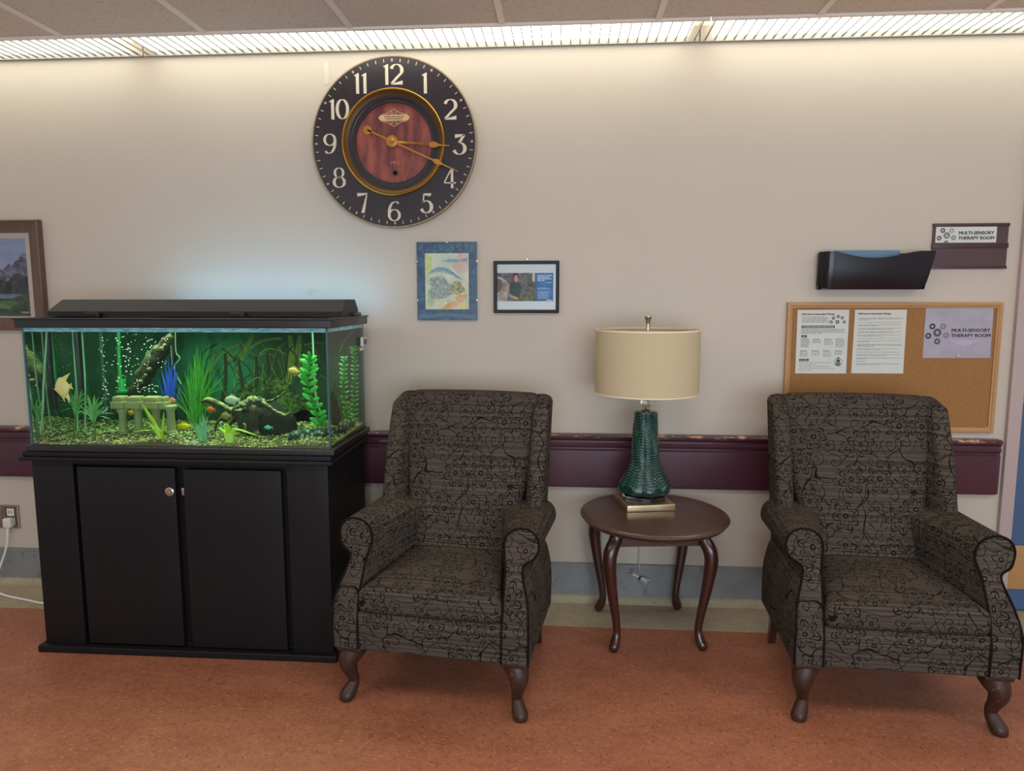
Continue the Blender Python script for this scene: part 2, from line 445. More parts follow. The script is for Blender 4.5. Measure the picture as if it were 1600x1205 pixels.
# grey base with rounded shoe mould
b = MB().box((-4.2, -.012, .03), (1.915, 0, .176)).box((-4.2, -.016, .176), (1.915, 0, .188))
struct('baseboard_back', b, M_BASE)
prof = [(0, .0)]+[(-.028*math.cos(a*math.pi/16)-.0, .004+.034*math.sin(a*math.pi/16)) for a in range(9)]
prof = [(0.0, .0), (-.030, .0), (-.030, .012), (-.026, .024), (-.018, .034), (-.010, .038), (0, .038)]
struct('trim_2', MB().loft([[Vector((x, p[0], p[1])) for p in prof] for x in (-4.2, 1.915)]), M_STRIP)
# crash rail
rp = [(0, .558), (-.022, .552), (-.034, .558), (-.036, .57), (-.036, .726), (-.030, .733), (-.030, .740), (-.038, .745), (-.040, .755), (-.034, .764), (-.034, .772), (-.046, .782), (-.048, .792), (-.040, .800), (0, .800)]
secs = []
for x, k in ((-4.2, 1), (1.865, 1), (1.880, .96), (1.889, .86), (1.892, .74)):
    secs.append([Vector((x, p[0]*(1 if k == 1 else k), .676+(p[1]-.676)*(1 if k > .97 else .94+.06*k))) for p in rp])
r_ = MB().loft(secs); tag(r_.build('crash_rail', M_RAIL, None, 30), 'long maroon wall rail with chipped paint along its top edge', 'wall rail')
# door and its frame at the right edge
M_JAMB = plain('mauve_frame_paint', rgb(176, 156, 152), .4, var=.03)
j = MB().box((1.915, -.022, 0), (1.968, .12, 2.12)).box((1.968, -.022, 2.066), (2.917, .12, 2.12)).box((2.917, -.022, 0), (2.97, .12, 2.12))
struct('trim_3', j, M_JAMB)
M_DBLUE = plain('blue_door_paint', rgb(66, 92, 126), .4, var=.05)
d = tag(MB().box((1.970, .028, .012), (2.915, .07, 2.064)).build('door_1', M_DBLUE), kind='structure')
MB().rbox((1.975, .018, .108), (2.91, .0278, .312), .004).rbox((1.975, .018, .955), (2.91, .0278, 1.098), .004).build('oak_bumper_strip', M_OAK, d)
hd = MB().lathe([(0, 0), (.024, 0), (.024, .006), (.012, .010), (.012, .05), (0, .05)], (2.02, .018, 1.02), 20, Matrix.Rotation(math.pi/2, 4, 'X'))
hd.tube([(2.02, -.03, 1.02), (2.06, -.034, 1.02), (2.14, -.03, 1.018)], [.011, .010, .008], 10)
hd.build('brass_lever_handle', plain('brass_handle', rgb(188, 140, 62), .25, 1.0, .05), d)
MB().rbox((1.985, .02, 1.615), (2.07, .0278, 1.70), .003).build('door_notice', M_WHITE, d)
# ------------------------------------------------------------------ cove lights
def cove(x0, x1, label):
    o = thing('cove_light', label, 'ceiling light', ((x0+x1)/2, -.13, HC), 0, 'louvred lights along the top of the wall')
    cx = (x0+x1)/2
    def L(mb, name, mat):
        p = mb.build(name, mat, o, 30); p.matrix_parent_inverse = Matrix.Translation((-cx, .13, -HC)); return p
    L(MB().box((x0+.045, -.245, HC+.018), (x1-.045, -.02, HC+.024)), 'diffuser', M_COVE)
    s_ = MB(); n = int(round((x1-x0)/.0397))
    for i in range(n):
        x = x0+(i+.5)*(x1-x0)/n
        s_.box((x-.0017, -.246, HC+.002), (x+.0017, -.016, HC+.009))
    L(s_, 'louver', M_SLAT)
    L(MB().box((x0, -.262, HC-.004), (x1, -.246, HC+.075)).box((x0, -.262, HC+.06), (x1, -.002, HC+.075)), 'housing', M_TBAR)
    L(MB().box((x0, -.015, HC-.002), (x1, -.002, HC+.06)), 'wall_trim', M_ALU)
cove(-4.19, -1.89, 'louvred strip light above the wall, running out of frame over the aquarium')
cove(-1.885, .55, 'louvred strip light above the wall, the length over the big round clock')
cove(.555, 2.95, 'louvred strip light above the wall, the length over the cork board')
# ------------------------------------------------------------------ wall clock
CX, CZ, CR = -.7595, 2.0885, .3665
ck = thing('wall_clock', 'large round wall clock with dark face, cream numerals and brass inner ring', 'clock', (CX, 0, CZ))
def LC(mb, name, mat, par=None, smooth=35, off=None):
    p = mb.build(name, mat, par or ck, smooth)
    if par is None: p.matrix_parent_inverse = Matrix.Translation((-CX, 0, -CZ))
    return p
RX = Matrix.Rotation(math.pi/2, 4, 'X')     # lathe z -> -y
t = NT('aged_dark_clock_face'); v = t.coord()
c = t.mix(t.noise(t.coord(scale=(6, 1, .6)), 6, 4), rgb(26, 19, 25), rgb(44, 32, 39))
t.base(c); t.set(Roughness=.38); M_FACE = t.m
M_CRIM = plain('worn_clock_edge', rgb(150, 132, 100), .6, var=.35, scale=60)
M_NUM = plain('cream_numeral_paint', rgb(208, 196, 170), .6, var=.14, scale=70)
M_ROSE = plain('dusty_rose_paint', rgb(186, 132, 140), .6, var=.1)
M_BRASS = plain('antique_brass', rgb(178, 134, 58), .32, .9, var=.15)
M_HAND = plain('old_gold_hand', rgb(180, 124, 52), .4, .55, var=.15)
M_DARK = plain('bezel_dark_ring', rgb(38, 32, 30), .35, var=.1)
t = NT('red_mahogany_dial'); v = t.coord()
n1 = t.noise(t.coord(scale=(3.2, 1, .9)), 7, 4, .55); n2 = t.noise(t.coord(scale=(30, 1, 1.2)), 9, 3, .6)
c = t.mix(t.ramp(n1, [(.36, (0, 0, 0, 1)), (.66, (1, 1, 1, 1))]), rgb(84, 34, 36), rgb(168, 84, 64))
c = t.mix(t.math('MULTIPLY', n2, .35), c, rgb(84, 42, 56)); t.base(c); t.set(Roughness=.45); M_MAHOG = t.m
M_BRONZE = plain('dark_bronze_slope', rgb(92, 66, 34), .45, .6, .15)
LC(MB().lathe([(.170, .004), (.170, .030), (CR-.003, .030), (CR-.003, .004)], (CX, 0, CZ), 96, RX, closed=True), 'face', M_FACE)
LC(MB().lathe([(CR-.0035, .002), (CR, .002), (CR+.001, .028), (CR-.002, .0315), (CR-.006, .0312), (CR-.006, .002)], (CX, 0, CZ), 96, RX, closed=True), 'edge_band', M_CRIM)
LC(MB().lathe([(0, .005), (.1735, .005), (.1735, .020), (0, .020)], (CX, 0, CZ), 64, RX), 'dial', M_MAHOG)
LC(MB().lathe([(.172, .0205), (.176, .026), (.1785, .0225), (.181, .028), (.184, .024), (.186, .032), (.190, .034), (.190, .0205)], (CX, 0, CZ), 64, RX, closed=True), 'inner_ring', M_DARK)
LC(MB().lathe([(.188, .026), (.193, .027), (.205, .031), (.2175, .040), (.2175, .0205), (.188, .0205)], (CX, 0, CZ), 72, RX, closed=True), 'bezel_slope', M_BRONZE)
LC(MB().lathe([(.2175, .0300), (.2175, .0405), (.2195, .0440), (.2215, .0425), (.2225, .0430), (.2250, .0465), (.2280, .0440), (.2300, .0300)], (CX, 0, CZ), 72, RX, closed=True), 'bezel', M_BRASS)
yf = flat(-.0302)
def stroke(mb, pts, wmin, wmax, ox, oz, sx, sz, d=.0006, fn=yf):
    """pen stroke: broad where it runs upright, fine where it runs level"""
    P = [Vector((ox+p[0]*sx, oz+p[1]*sz)) for p in pts]; n = len(P); L_ = []; R_ = []
    for i in range(n):
        tt = (P[min(i+1, n-1)]-P[max(i-1, 0)]).normalized()
        w = (wmin+(wmax-wmin)*abs(tt.y)**1.6)/2; nn = Vector((-tt.y, tt.x))
        L_.append(P[i]+nn*w); R_.append(P[i]-nn*w)
    mb.add([fn(p.x, p.y, d) for p in L_]+[fn(p.x, p.y, d) for p in R_], [(i, i+1, n+i+1, n+i) for i in range(n-1)])
def arc(cx, cz, rx, rz, a0, a1, n=18): return [(cx+rx*math.cos(math.radians(a0+(a1-a0)*i/n)), cz+rz*math.sin(math.radians(a0+(a1-a0)*i/n))) for i in range(n+1)]
def digit(mb, ch, ox, oz, h):
    s = h; th = .018*h/.085*1.0; fine = .0035; T = .0145
    def st(p, a=fine, b=T, d=.0006): stroke(mb, p, a, b, ox, oz, s, s, d)
    def poly(p): mb.add([yf(ox+x*s, oz+z*s, .0006) for x, z in p], [tuple(range(len(p)))])
    if ch == '0': st(arc(0, 0, .27, .47, 0, 360, 36), .003, .014)
    elif ch == '1': poly([(-.075, -.5), (.085, -.5), (.085, .5), (.03, .5), (-.16, .40), (-.16, .36), (-.075, .36)])
    elif ch == '2':
        st(arc(0, .2, .27, .28, 165, -35, 20)+[(.02, -.15), (-.27, -.45)], fine, .0155); poly([(-.30, -.5), (-.24, -.43), (0.02, -.38), (.30, -.30), (.30, -.5)])
    elif ch == '3':
        poly([(-.24, .5), (.24, .5), (.24, .43), (-.24, .31)]); st([(.22, .46), (-.03, .08)]); st(arc(-.02, -.2, .28, .28, 92, -165, 22), fine, .0155)
    elif ch == '4':
        st([(.05, .45), (-.30, -.20)], .004, .006); poly([(-.32, -.20), (.30, -.20), (.28, -.27), (-.32, -.25)]); poly([(.03, .5), (.16, .5), (.16, -.5), (.03, -.5)])
    elif ch == '5':
        poly([(-.16, .5), (.26, .5), (.20, .34), (-.12, .40)]); st([(-.14, .46), (-.18, .02)], .004, .006); st(arc(-.02, -.18, .27, .30, 130, -160, 22), fine, .0155)
    elif ch == '6':
        st([(.22, .38), (.16, .46)]+arc(.06, -.10, .33, .57, 85, 180, 14)+[(-.262, -.24)], fine, .0125); st(arc(0, -.2, .27, .28, 0, 360, 30), fine, .0125, .0009)
    elif ch == '7':
        poly([(-.28, .5), (.28, .5), (.26, .42), (-.26, .32)]); mb.add([yf(ox+x*s, oz+z*s, .0006) for x, z in ((.21, .46), (.27, .46), (.10, -.5), (-.08, -.5))], [(0, 1, 2, 3)])
    elif ch == '8':
        st(arc(0, .24, .22, .24, 0, 360, 30), fine, .0115); st(arc(0, -.23, .27, .26, 0, 360, 30), fine, .0135)
    elif ch == '9':
        st([(-.24, -.36), (-.16, -.46)]+arc(-.06, .10, .33, .57, -95, 0, 14)+[(.262, .24)], fine, .0125); st(arc(0, .2, .27, .28, 0, 360, 30), fine, .0125, .0009)
for txt, (px, py) in {'12': (543, 186), '1': (741, 241), '2': (899, 406), '3': (958, 626), '4': (898, 838), '5': (750, 995), '6': (547, 1045), '7': (348, 993), '8': (201, 834), '9': (143, 622), '10': (203, 405), '11': (335, 243)}.items():
    p = on_y(480+px/4.018, 70+py/4.018, -.03); nb = MB(); h = .086
    if len(txt) == 1: digit(nb, txt, p.x, p.z, h)
    else:
        digit(nb, txt[0], p.x-(.031 if txt != '11' else .014), p.z, h); digit(nb, txt[1], p.x+(.013 if txt != '11' else .019), p.z, h)
    LC(nb, 'numeral', M_NUM, None, 0)
tk = MB()
for i in range(60):
    a = math.radians(90-6*i); u = Vector((math.cos(a), math.sin(a))); n_ = Vector((-u.y, u.x))
    if i % 5:
        q = [(u*.338+n_*.0014), (u*.338-n_*.0014), (u*.352-n_*.0014), (u*.352+n_*.0014)]
        tk.add([yf(CX+p.x, CZ+p.y, .0006) for p in q], [(0, 1, 2, 3)])
    else:
        q = [u*.338, u*.346-n_*.006, u*.3545, u*.346+n_*.006]
        LC(MB().add([yf(CX+p.x, CZ+p.y, .0008) for p in q], [(0, 1, 2, 3)]), 'hour_diamond', M_ROSE, None, 0)
LC(tk, 'minute_marks', M_NUM, None, 0)
yd = flat(-.0202)
M_PLQ = plain('cream_plaque', rgb(206, 168, 120), .5, var=.1)
pz = CZ+.1075; px0 = CX+.002
pl = MB().add([yd(px0+x, pz+z, .0006) for x, z in ((-.070, 0), (-.064, .008), (-.058, .013), (.058, .013), (.064, .008), (.070, 0), (.064, -.008), (.058, -.013), (-.058, -.013), (-.064, -.008))], [tuple(range(10))])
for sg in (1, -1):
    stroke(pl, [(-.055, sg*.015), (-.03, sg*.018), (-.018, sg*.026), (0, sg*.038), (.018, sg*.026), (.03, sg*.018), (.055, sg*.015)], .002, .003, px0, pz, 1, 1, .0005, yd)
    for k in (-.014, .014): ring(pl, px0+k*.7, pz+sg*.021, .0045, .0062, yd, .0005, 12)
plo = LC(pl, 'plaque', M_PLQ, None, 0)
M_INK = plain('dark_ink', rgb(60, 38, 30), .7, var=.05)
il = MB()
for r0, ww in ((.0045, .085), (-.0045, .072)):
    x = px0-ww/2
    while x < px0+ww/2:
        l = random.uniform(.004, .010); il.add([yd(xx, zz, .0009) for xx, zz in ((x, pz+r0-.0022), (x+l, pz+r0-.0022), (x+l, pz+r0+.0022), (x, pz+r0+.0022))], [(0, 1, 2, 3)]); x += l+.0025
LC(il, 'plaque_lettering', M_INK, None, 0)
to = text_mesh('year_lettering', '1911', .024, plain('pale_dial_ink', rgb(196, 140, 112), .6), ck, lambda u, v, d: Vector((CX+.002+u, -.0203-d, CZ-.092+v)), 'CENTER', .95)
to.matrix_parent_inverse = Matrix.Translation((-CX, 0, -CZ))
LC(MB().lathe([(.0, .0205), (.006, .0205), (.006, .026), (.012, .026), (.0125, .0205)], (CX+.003, 0, CZ-.128), 24, RX), 'winding_hole', M_DARK)
def hand(name, ang, r_tip, spade, tail, w, y):
    u = Vector((math.cos(ang), math.sin(ang))); n_ = Vector((-u.y, u.x)); fn = flat(y)
    out = [(tail, w*.9), (0, w*1.1), (spade-.030, w), (spade-.024, w*2.0), (spade-.012, w*3.2), (spade+.004, w*2.4), (spade+.018, w*.8), (r_tip, w*.45)]
    poly = [u*r+n_*ww for r, ww in out]+[u*r-n_*ww for r, ww in reversed(out)]
    mb = MB()
    for k in range(len(out)-1):
        q = [u*out[k][0]+n_*out[k][1], u*out[k][0]-n_*out[k][1], u*out[k+1][0]-n_*out[k+1][1], u*out[k+1][0]+n_*out[k+1][1]]
        mb.prism([(CX+p.x, CZ+p.y) for p in q], 0, .0016, fn)
    if tail < -.03: mb.prism([(CX+u.x*tail+x, CZ+u.y*tail+z) for x, z in circ(0, 0, .019, 24)], 0, .0016, fn)
    LC(mb, name, M_HAND, None, 30)
hand('hour_hand', math.radians(-5.0), .252, .190, -.01, .0042, -.054)
hand('minute_hand', math.radians(-24.5), .318, .226, -.118, .0036, -.059)
LC(MB().lathe([(.010, .0205), (.010, .052), (.024, .0525), (.025, .062), (.012, .064), (.008, .068), (0, .069)], (CX, 0, CZ), 32, RX), 'hub', M_HAND)
# ------------------------------------------------------------------ chairs
def make_chair(label):
    root = thing('wing_armchair', label, 'armchair', (0, 0, 0), 0, 'floral wing armchairs')
    # seat cushion
    def wseat(x, y, z):
        k = 1-.28*max(0, (y+.02)/.40); zz = z+.012*(1-(x/.25)**2)*(1-((y-.18)/.22)**2 if abs(y-.18) < .22 else 0)*(1 if z > .38 else 0)
        return (x*k, y, zz+.03*max(0, y)/.4)
    MB().rbox((-.254, -.028, .335), (.254, .42, .428), .030, wseat, 4, 6).build('seat', M_FAB, root, 60, True)
    MB().rbox((-.253, -.020, .205), (.253, .50, .342), .008, None, 2, 4).build('front_rail', M_FAB, root, 50, True)
    # arms
    for sg in (-1, 1):
        prof = [(.252, .205), (.343, .205), (.345, .30), (.342, .37), (.330, .43), (.315, .475), (.309, .505), (.318, .522), (.342, .535), (.357, .556), (.361, .582), (.354, .610), (.336, .630), (.310, .639), (.282, .634), (.262, .618), (.251, .595), (.248, .56), (.252, .50), (.254, .40), (.253, .30)]
        q_ = prof
        cl = spline([Vector((x, z, 0)) for x, z in q_[2:19]], 3)
        prof = [q_[0], q_[1]]+[(p.x, p.y) for p in cl]+list(q_[19:])
        def yfront(z): return -.022 if z < .34 else -.022+.115*min(1, ((z-.34)/.22))**1.1
        secs = []
        ks = [0, .06, .3, .55, .8, 1]
        def sec(inset, back, dy):
            q = []
            cxx, czz = .300, .45
            for (x, z) in prof:
                yy = yfront(z)+dy
                yb = .50
                y = yy+(yb-yy)*back
                tpr = max(0, (y-.05))/.40
                xi = x-.095*min(1, tpr)*(max(0, min(1, (.32-x)/.07)))
                zz = z-.012*back*(1 if z > .5 else 0)
                q.append(Vector((sg*(cxx+(xi-cxx)*(1-inset)), y, czz+(zz-czz)*(1-inset*.6))))
            return q
        for inset, back, dy in ((.10, 0, 0), (.02, 0, .002), (0, 0, .009), (0, .15, 0), (0, .35, 0), (0, .55, 0), (0, .8, 0), (0, 1, 0)): secs.append(sec(inset, back, dy))
        MB().loft(secs).build('arm', M_FAB, root, 45, True)
        e0 = sec(.02, 0, .001)
        MB().tube([p for p in e0[1:]]+[e0[0]], .0042, 6).build('arm_piping', M_PIPE, root, 60)
    # back: reclined, between the wings
    def rec(y, z): return y+.26*(z-.45)
    def wback(x, y, z):
        k = .70+.30*min(1, max(0, (z-.42)/.42))
        cr = -.018*(1-(x/.276)**2)*(1 if y < .42 else 0)
        top = -.006*(x/.276)**2 if z > .95 else 0
        push = .050*max(0, min(1, (z-.48)/.30))*max(0, min(1, (.50-y)/.09))
        return (x*k, rec(y, z)+cr+push, z+top)
    MB().rbox((-.276, .375, .33), (.276, .50, 1.035), .035, wback, 4, 7).build('backrest', M_FAB, root, 60, True)
    def wout(x, y, z): return (x*(1 if z < .9 else 1), rec(y, z)*(1 if z > .3 else 1), z)
    MB().rbox((-.314, .475, .205), (.314, .535, 1.018), .022, wout, 3, 5).build('back_shell', M_FAB, root, 60, True)
    for sg in (-1, 1):
        def wwing(x, y, z):
            k = (z-.55)/.47
            f = (.505-y)/.160            # 1 at the front edge
            yy = y + f*(.0+.055*max(0, k)**2.0)
            zz = z-.028*max(0, f)*max(0, k)**4
            xx = x+.004*k-(.035*(1-max(0, min(1, f)))*min(1, max(0, (.322-x)/.06)))
            return (sg*xx, rec(yy, z), zz)
        MB().rbox((.262, .338, .545), (.322, .515, 1.028), .028, wwing, 4, (3, 4, 8)).build('wing', M_FAB, root, 60, True)
    # legs
    for sg in (-1, 1):
        path = spline([(sg*.290, .048, .212), (sg*.293, .034, .185), (sg*.306, .014, .142), (sg*.301, .026, .096), (sg*.296, .036, .062), (sg*.304, .022, .034), (sg*.313, .008, .014), (sg*.312, .012, 0)], 4)
        rr = lerp_list([.048, .046, .034, .0225, .0185, .024, .027, .021], len(path))
        mb = MB().tube(path, rr, 14, ref=(1, 0, 0))
        mb.rbox((sg*.292-.046, -.012, .188), (sg*.292+.046, .10, .2105), .008)
        mb.build('front_leg', M_CHLEG, root, 60)
        MB().loft([[Vector((sg*(.272+a), .54+b, .215)) for a, b in ((-.02, -.02), (.02, -.02), (.02, .02), (-.02, .02))], [Vector((sg*(.284+a), .565+b, 0)) for a, b in ((-.013, -.013), (.013, -.013), (.013, .013), (-.013, .013))]]).build('rear_leg', M_LEGW, root, 30)
    return root
ch1 = make_chair('dark floral wing armchair standing between the aquarium cabinet and the lamp table')
ch2 = copy_tree(ch1)
ch2['label'] = 'dark floral wing armchair standing in front of the cork board'
ch1.location = (-.452, -.945, 0); ch1.rotation_euler.z = math.radians(-7.2)
ch2.location = (1.107, -.932, 0); ch2.rotation_euler.z = math.radians(-3.4)
# ------------------------------------------------------------------ side table
tb = thing('side_table', 'small oval dark wood side table with curved legs, under the lamp', 'side table', (.365, -.30, 0), math.radians(6.5))
zt = .535
top = MB().lathe([(0, zt-.036), (.255, zt-.036), (.272, zt-.034), (.284, zt-.028), (.291, zt-.022), (.287, zt-.0185), (.284, zt-.0175), (.286, zt-.0165), (.298, zt-.0125), (.3015, zt-.008), (.299, zt-.005), (.291, zt-.0045), (.289, zt-.003), (.285, zt-.0005), (.280, zt), (0, zt)], (0, -.03, 0), 72, Matrix.Diagonal((1.0, 1.06, 1, 1)))
top.build('tabletop', M_TABLE, tb, 25)
ap = MB()
for y0 in (-.175, .155): ap.box((-.165, y0+.03, .430), (.165, y0+.048, .4985))
for x0 in (-.172, .154): ap.box((x0, -.135, .430), (x0+.018, .195, .4985))
ap.build('apron', M_LEGW, tb, 20)
for sx in (-1, 1):
    for sy in (-1, 1):
        oy = .03
        path = spline([(sx*.170, sy*.165+oy, .499), (sx*.176, sy*.170+oy, .46), (sx*.198, sy*.188+oy, .415), (sx*.203, sy*.194+oy, .36), (sx*.190, sy*.186+oy, .25), (sx*.171, sy*.176+oy, .13), (sx*.166, sy*.173+oy, .075), (sx*.172, sy*.180+oy, .04), (sx*.180, sy*.190+oy, .018), (sx*.178, sy*.188+oy, 0)], 4)
        rr = lerp_list([.027, .027, .029, .027, .0215, .0165, .0155, .020, .021, .013], len(path))
        MB().tube(path, rr, 12, ref=(1, 0, 0)).build('leg', M_LEGW, tb, 60)
# ------------------------------------------------------------------ table lamp
lx, ly = .340, -.222
lp = thing('table_lamp', 'table lamp with green ridged ceramic body and cream drum shade', 'lamp', (lx, ly, zt), math.radians(11))
LZ = zt
MB().rbox((-.103, -.103, 0), (.103, .103, .028), .003).build('base_plate', M_SILVER, lp)
t = NT('clear_acrylic'); t.base((.95, .95, .93, 1)); t.set(Roughness=.02, Transmission_Weight=1.0, IOR=1.45); M_ACR = t.m
MB().lathe([(0, .0285), (.088, .0285), (.090, .031), (.090, .048), (.088, .0505), (0, .0505)], (0, 0, 0), 40).build('acrylic_disc', M_ACR, lp)
t = NT('green_glazed_ceramic'); v = t.coord()
c = t.mix(t.noise(t.coord(scale=(1, 1, 4)), 14, 4, .65), rgb(5, 36, 36), rgb(14, 74, 62))
t.base(c); t.set(Roughness=.10, Coat_Weight=.5, Coat_Roughness=.08); t.bump(t.noise(t.coord(scale=(1, 1, 3.5)), 40, 3, .6), .5, .006); M_GLAZE = t.m
def lobe(r, z, a):
    k = 1-max(0, min(1, (z-.08)/.32))
    return r*.95*(1+(.045+.05*k)*(abs(math.cos(4*a))**.6-.7))+(.0026*math.sin(z*560+3*math.sin(a*3)+2*math.sin(a*7+z*40)) if .08 < z < .40 else 0)
zz = [(.0, .0515), (.072, .0515), (.098, .056), (.112, .068), (.118, .080), (.114, .094)]
for i in range(130):
    k = i/129; z = .096+k*.304
    zz.append((.112-.044*min(1, k*3.2)**.8-.019*max(0, (k-.05))**.9, z))
zz += [(.049, .4015), (.044, .404), (.0, .404)]
MB().lathe(zz, (0, 0, 0), 96, fn=lobe).build('ceramic_body', M_GLAZE, lp, 180)
MB().lathe([(0, .4045), (.016, .4045), (.018, .410), (.010, .416), (0, .416)], (0, 0, 0), 20).build('collar', M_CHROME, lp)
MB().ball((0, 0, .4395), .0235, 12).build('glass_ball', M_ACR, lp, 180)
MB().lathe([(0, .463), (.017, .459), (.019, .462), (.008, .472), (.006, .50), (.014, .505), (.014, .56), (0, .56)], (0, 0, 0), 20).build('socket', M_CHROME, lp)
t = NT('cream_shade_linen'); v = t.coord()
c = t.mix(t.noise(t.coord(scale=(1, 1, 14)), 30, 3), rgb(208, 190, 154), rgb(218, 202, 168))
t.base(c); t.set(Roughness=.8, Specular_IOR_Level=.1)
tr = t.n.new('ShaderNodeBsdfTranslucent'); t.put(tr.inputs[0], c); mx = t.n.new('ShaderNodeMixShader'); mx.inputs[0].default_value = .25
t.t.links.new(t.b.outputs[0], mx.inputs[1]); t.t.links.new(tr.outputs[0], mx.inputs[2]); t.t.links.new(mx.outputs[0], t.out.inputs[0]); M_SHADE = t.m
sp_ = [(.2125, .484), (.2140, .484), (.2140, .747), (.2125, .747)]
MB().lathe(sp_, (0, 0, 0), 72, closed=True).build('lamp_shade', M_SHADE, lp, 40)
sh = lp.children[-1]
M_CREAMT = plain('cream_shade_trim', rgb(226, 212, 180), .7, var=.03)
MB().lathe([(.2112, .741), (.2156, .741), (.2156, .7485), (.2112, .7485)], (0, 0, 0), 72, closed=True).build('shade_trim', M_CREAMT, sh, 40)
MB().lathe([(.2112, .482), (.2150, .482), (.2150, .487), (.2112, .487)], (0, 0, 0), 72, closed=True).build('shade_trim', M_CREAMT, sh, 40)
sp = MB()
for k in range(3):
    a = 2*math.pi*k/3+.4; sp.tube([(0, 0, .738), (.2*math.cos(a), .2*math.sin(a), .738), (.2115*math.cos(a), .2115*math.sin(a), .744)], .002, 6)
sp.tube([(0, 0, .56), (0, 0, .75)], .003, 6); sp.build('harp', M_CHROME, lp, 60)
MB().lathe([(0, .740), (.009, .740), (.009, .750), (.007, .754), (.009, .775), (.013, .792), (.0155, .798), (.0155, .801), (0, .801)], (0, 0, 0), 20).build('finial', M_CHROME, lp, 40)
# lamp flex down behind the table, bundled with a tie
cb = thing('lamp_cord', 'thin clear lamp cord with a tied bundle hanging behind the side table', 'cord', (.33, -.05, 0))
M_CORD = plain('clear_silver_cord', rgb(176, 170, 160), .35, .2, var=.05)
bp = on_y(1000, 905, -.05)
MB().tube(spline([(.345, -.125, .5385), (.352, -.05, .5385), (.354, -.012, .5390), (bp.x, -.0055, .52), (bp.x-.003, -.0055, .46), (bp.x-.003, -.008, .30), (bp.x, -.022, bp.z+.03)], 5), .0022, 6).build('flex', M_CORD, cb)
bd = MB()
for k in range(9):
    a = -.6+random.uniform(-.55, .55); L_ = random.uniform(.030, .055); ww = random.uniform(.004, .011)
    d1 = Vector((math.cos(a), 0, math.sin(a))); d2 = Vector((-d1.z, 0, d1.x))
    c0 = Vector((bp.x, -.034+.003*random.uniform(-2, 1), bp.z))
    pp = [c0+d1*(L_*math.cos(q))+d2*(ww*math.sin(2*q)) for q in [2*math.pi*i/20 for i in range(20)]]
    bd.tube(pp, .0015, 5, closed=True)
bd.build('tied_bundle', M_CORD, cb, 60)
MB().rbox((bp.x-.005, -.044, bp.z-.007), (bp.x+.005, -.024, bp.z+.007), .004).build('cable_tie', M_PLASTIC, cb)
for o in cb.children: o.matrix_parent_inverse = Matrix.Translation((-.33, .05, 0))
# ------------------------------------------------------------------ aquarium cabinet
X0, X1, YF, YB = -2.082, -.897, -.628, -.135
cab = thing('aquarium_cabinet', 'black two-door cabinet stand underneath the fish tank', 'cabinet', ((X0+X1)/2, -.38, 0))
def K(mb, name, mat, par=cab, smooth=30):
    p = mb.build(name, mat, par, smooth)
    if par is cab: p.matrix_parent_inverse = Matrix.Translation((-(X0+X1)/2, .38, 0))
    return p
body = MB().box((X0, YF+.02, .028), (X0+.018, YB, .785)).box((X1-.018, YF+.02, .028), (X1, YB, .785)).box((X0+.018, YB-.012, .028), (X1-.018, YB, .785)).box((X0+.018, YF+.022, .03), (X1-.018, YB-.012, .046)).box((X0+.018, YF+.02, .765), (X1-.018, YB-.012, .785))
body.box((X0+.018, YF+.030, .046), (X1-.018, YF+.036, .765))
K(body, 'carcass', M_BLACK)
K(MB().rbox((X0, YF-.002, .028), (-1.915, YF+.0195, .785), .002), 'side_panel', M_BLACK)
K(MB().rbox((-1.058, YF-.002, .028), (X1, YF+.0195, .785), .002), 'side_panel', M_BLACK)
K(MB().rbox((-1.915, YF-.002, .771), (-1.058, YF+.0195, .785), .002), 'top_rail', M_BLACK)
K(MB().rbox((X0-.020, YF-.026, 0), (X1+.018, YB, .028), .004), 'base_trim', M_BLACK)
K(MB().rbox((X0-.032, YF-.030, .7855), (X1+.026, YB+.002, .800), .004), 'top_trim', M_BLACK)
K(MB().rbox((X0-.024, YF-.018, .8005), (X1+.020, YB, .8185), .003), 'top_board', M_BLACK)
d1 = K(MB().rbox((-1.898, YF-.004, .036), (-1.502, YF+.014, .760), .003), 'door', M_BLACK)
d2 = K(MB().rbox((-1.468, YF-.004, .034), (-1.080, YF+.014, .756), .003), 'door', M_BLACK)
K(MB().lathe([(0, 0), (.0175, 0), (.0175, .003), (.013, .005), (.012, .007), (.004, .007), (0, .0075)], (-1.524, YF-.004, .667), 28, RX).box((-1.5245, YF-.0125, .661), (-1.5225, YF-.0105, .673)), 'cam_lock', M_CHROME, d1, 30)
K(MB().rbox((-1.482, YF+.004, .650), (-1.468, YF+.010, .680), .002), 'strike_plate', M_CHROME, d2)
# ------------------------------------------------------------------ aquarium
AX0, AX1, AYF, AYB, AZ0, AZ1 = -2.092, -.876, -.630, -.140, .819, 1.337
aq = thing('aquarium', 'large glass fish tank with black rims and green water', 'fish tank', ((AX0+AX1)/2, -.385, AZ0))
def A(mb, name, mat, par=aq, smooth=30):
    p = mb.build(name, mat, par, smooth)
    if par is aq: p.matrix_parent_inverse = Matrix.Translation((-(AX0+AX1)/2, .385, -AZ0))
    return p
def frame_loop(z0, z1, o, i, mb):
    mb.rbox((AX0-o, AYF-o, z0), (AX1+o, AYF+i, z1), .003); mb.rbox((AX0-o, AYB-i, z0), (AX1+o, AYB+o, z1), .003)
    mb.rbox((AX0-o, AYF+i, z0), (AX0+i, AYB-i, z1), .003); mb.rbox((AX1-i, AYF+i, z0), (AX1+o, AYB-i, z1), .003)
    return mb
tr_ = frame_loop(1.300, 1.333, .008, .012, MB()); frame_loop(1.330, 1.337, .013, .012, tr_)
A(tr_, 'top_rim', M_PLASTIC)
A(frame_loop(.819, .842, .008, .010, MB()), 'base_rim', M_PLASTIC)
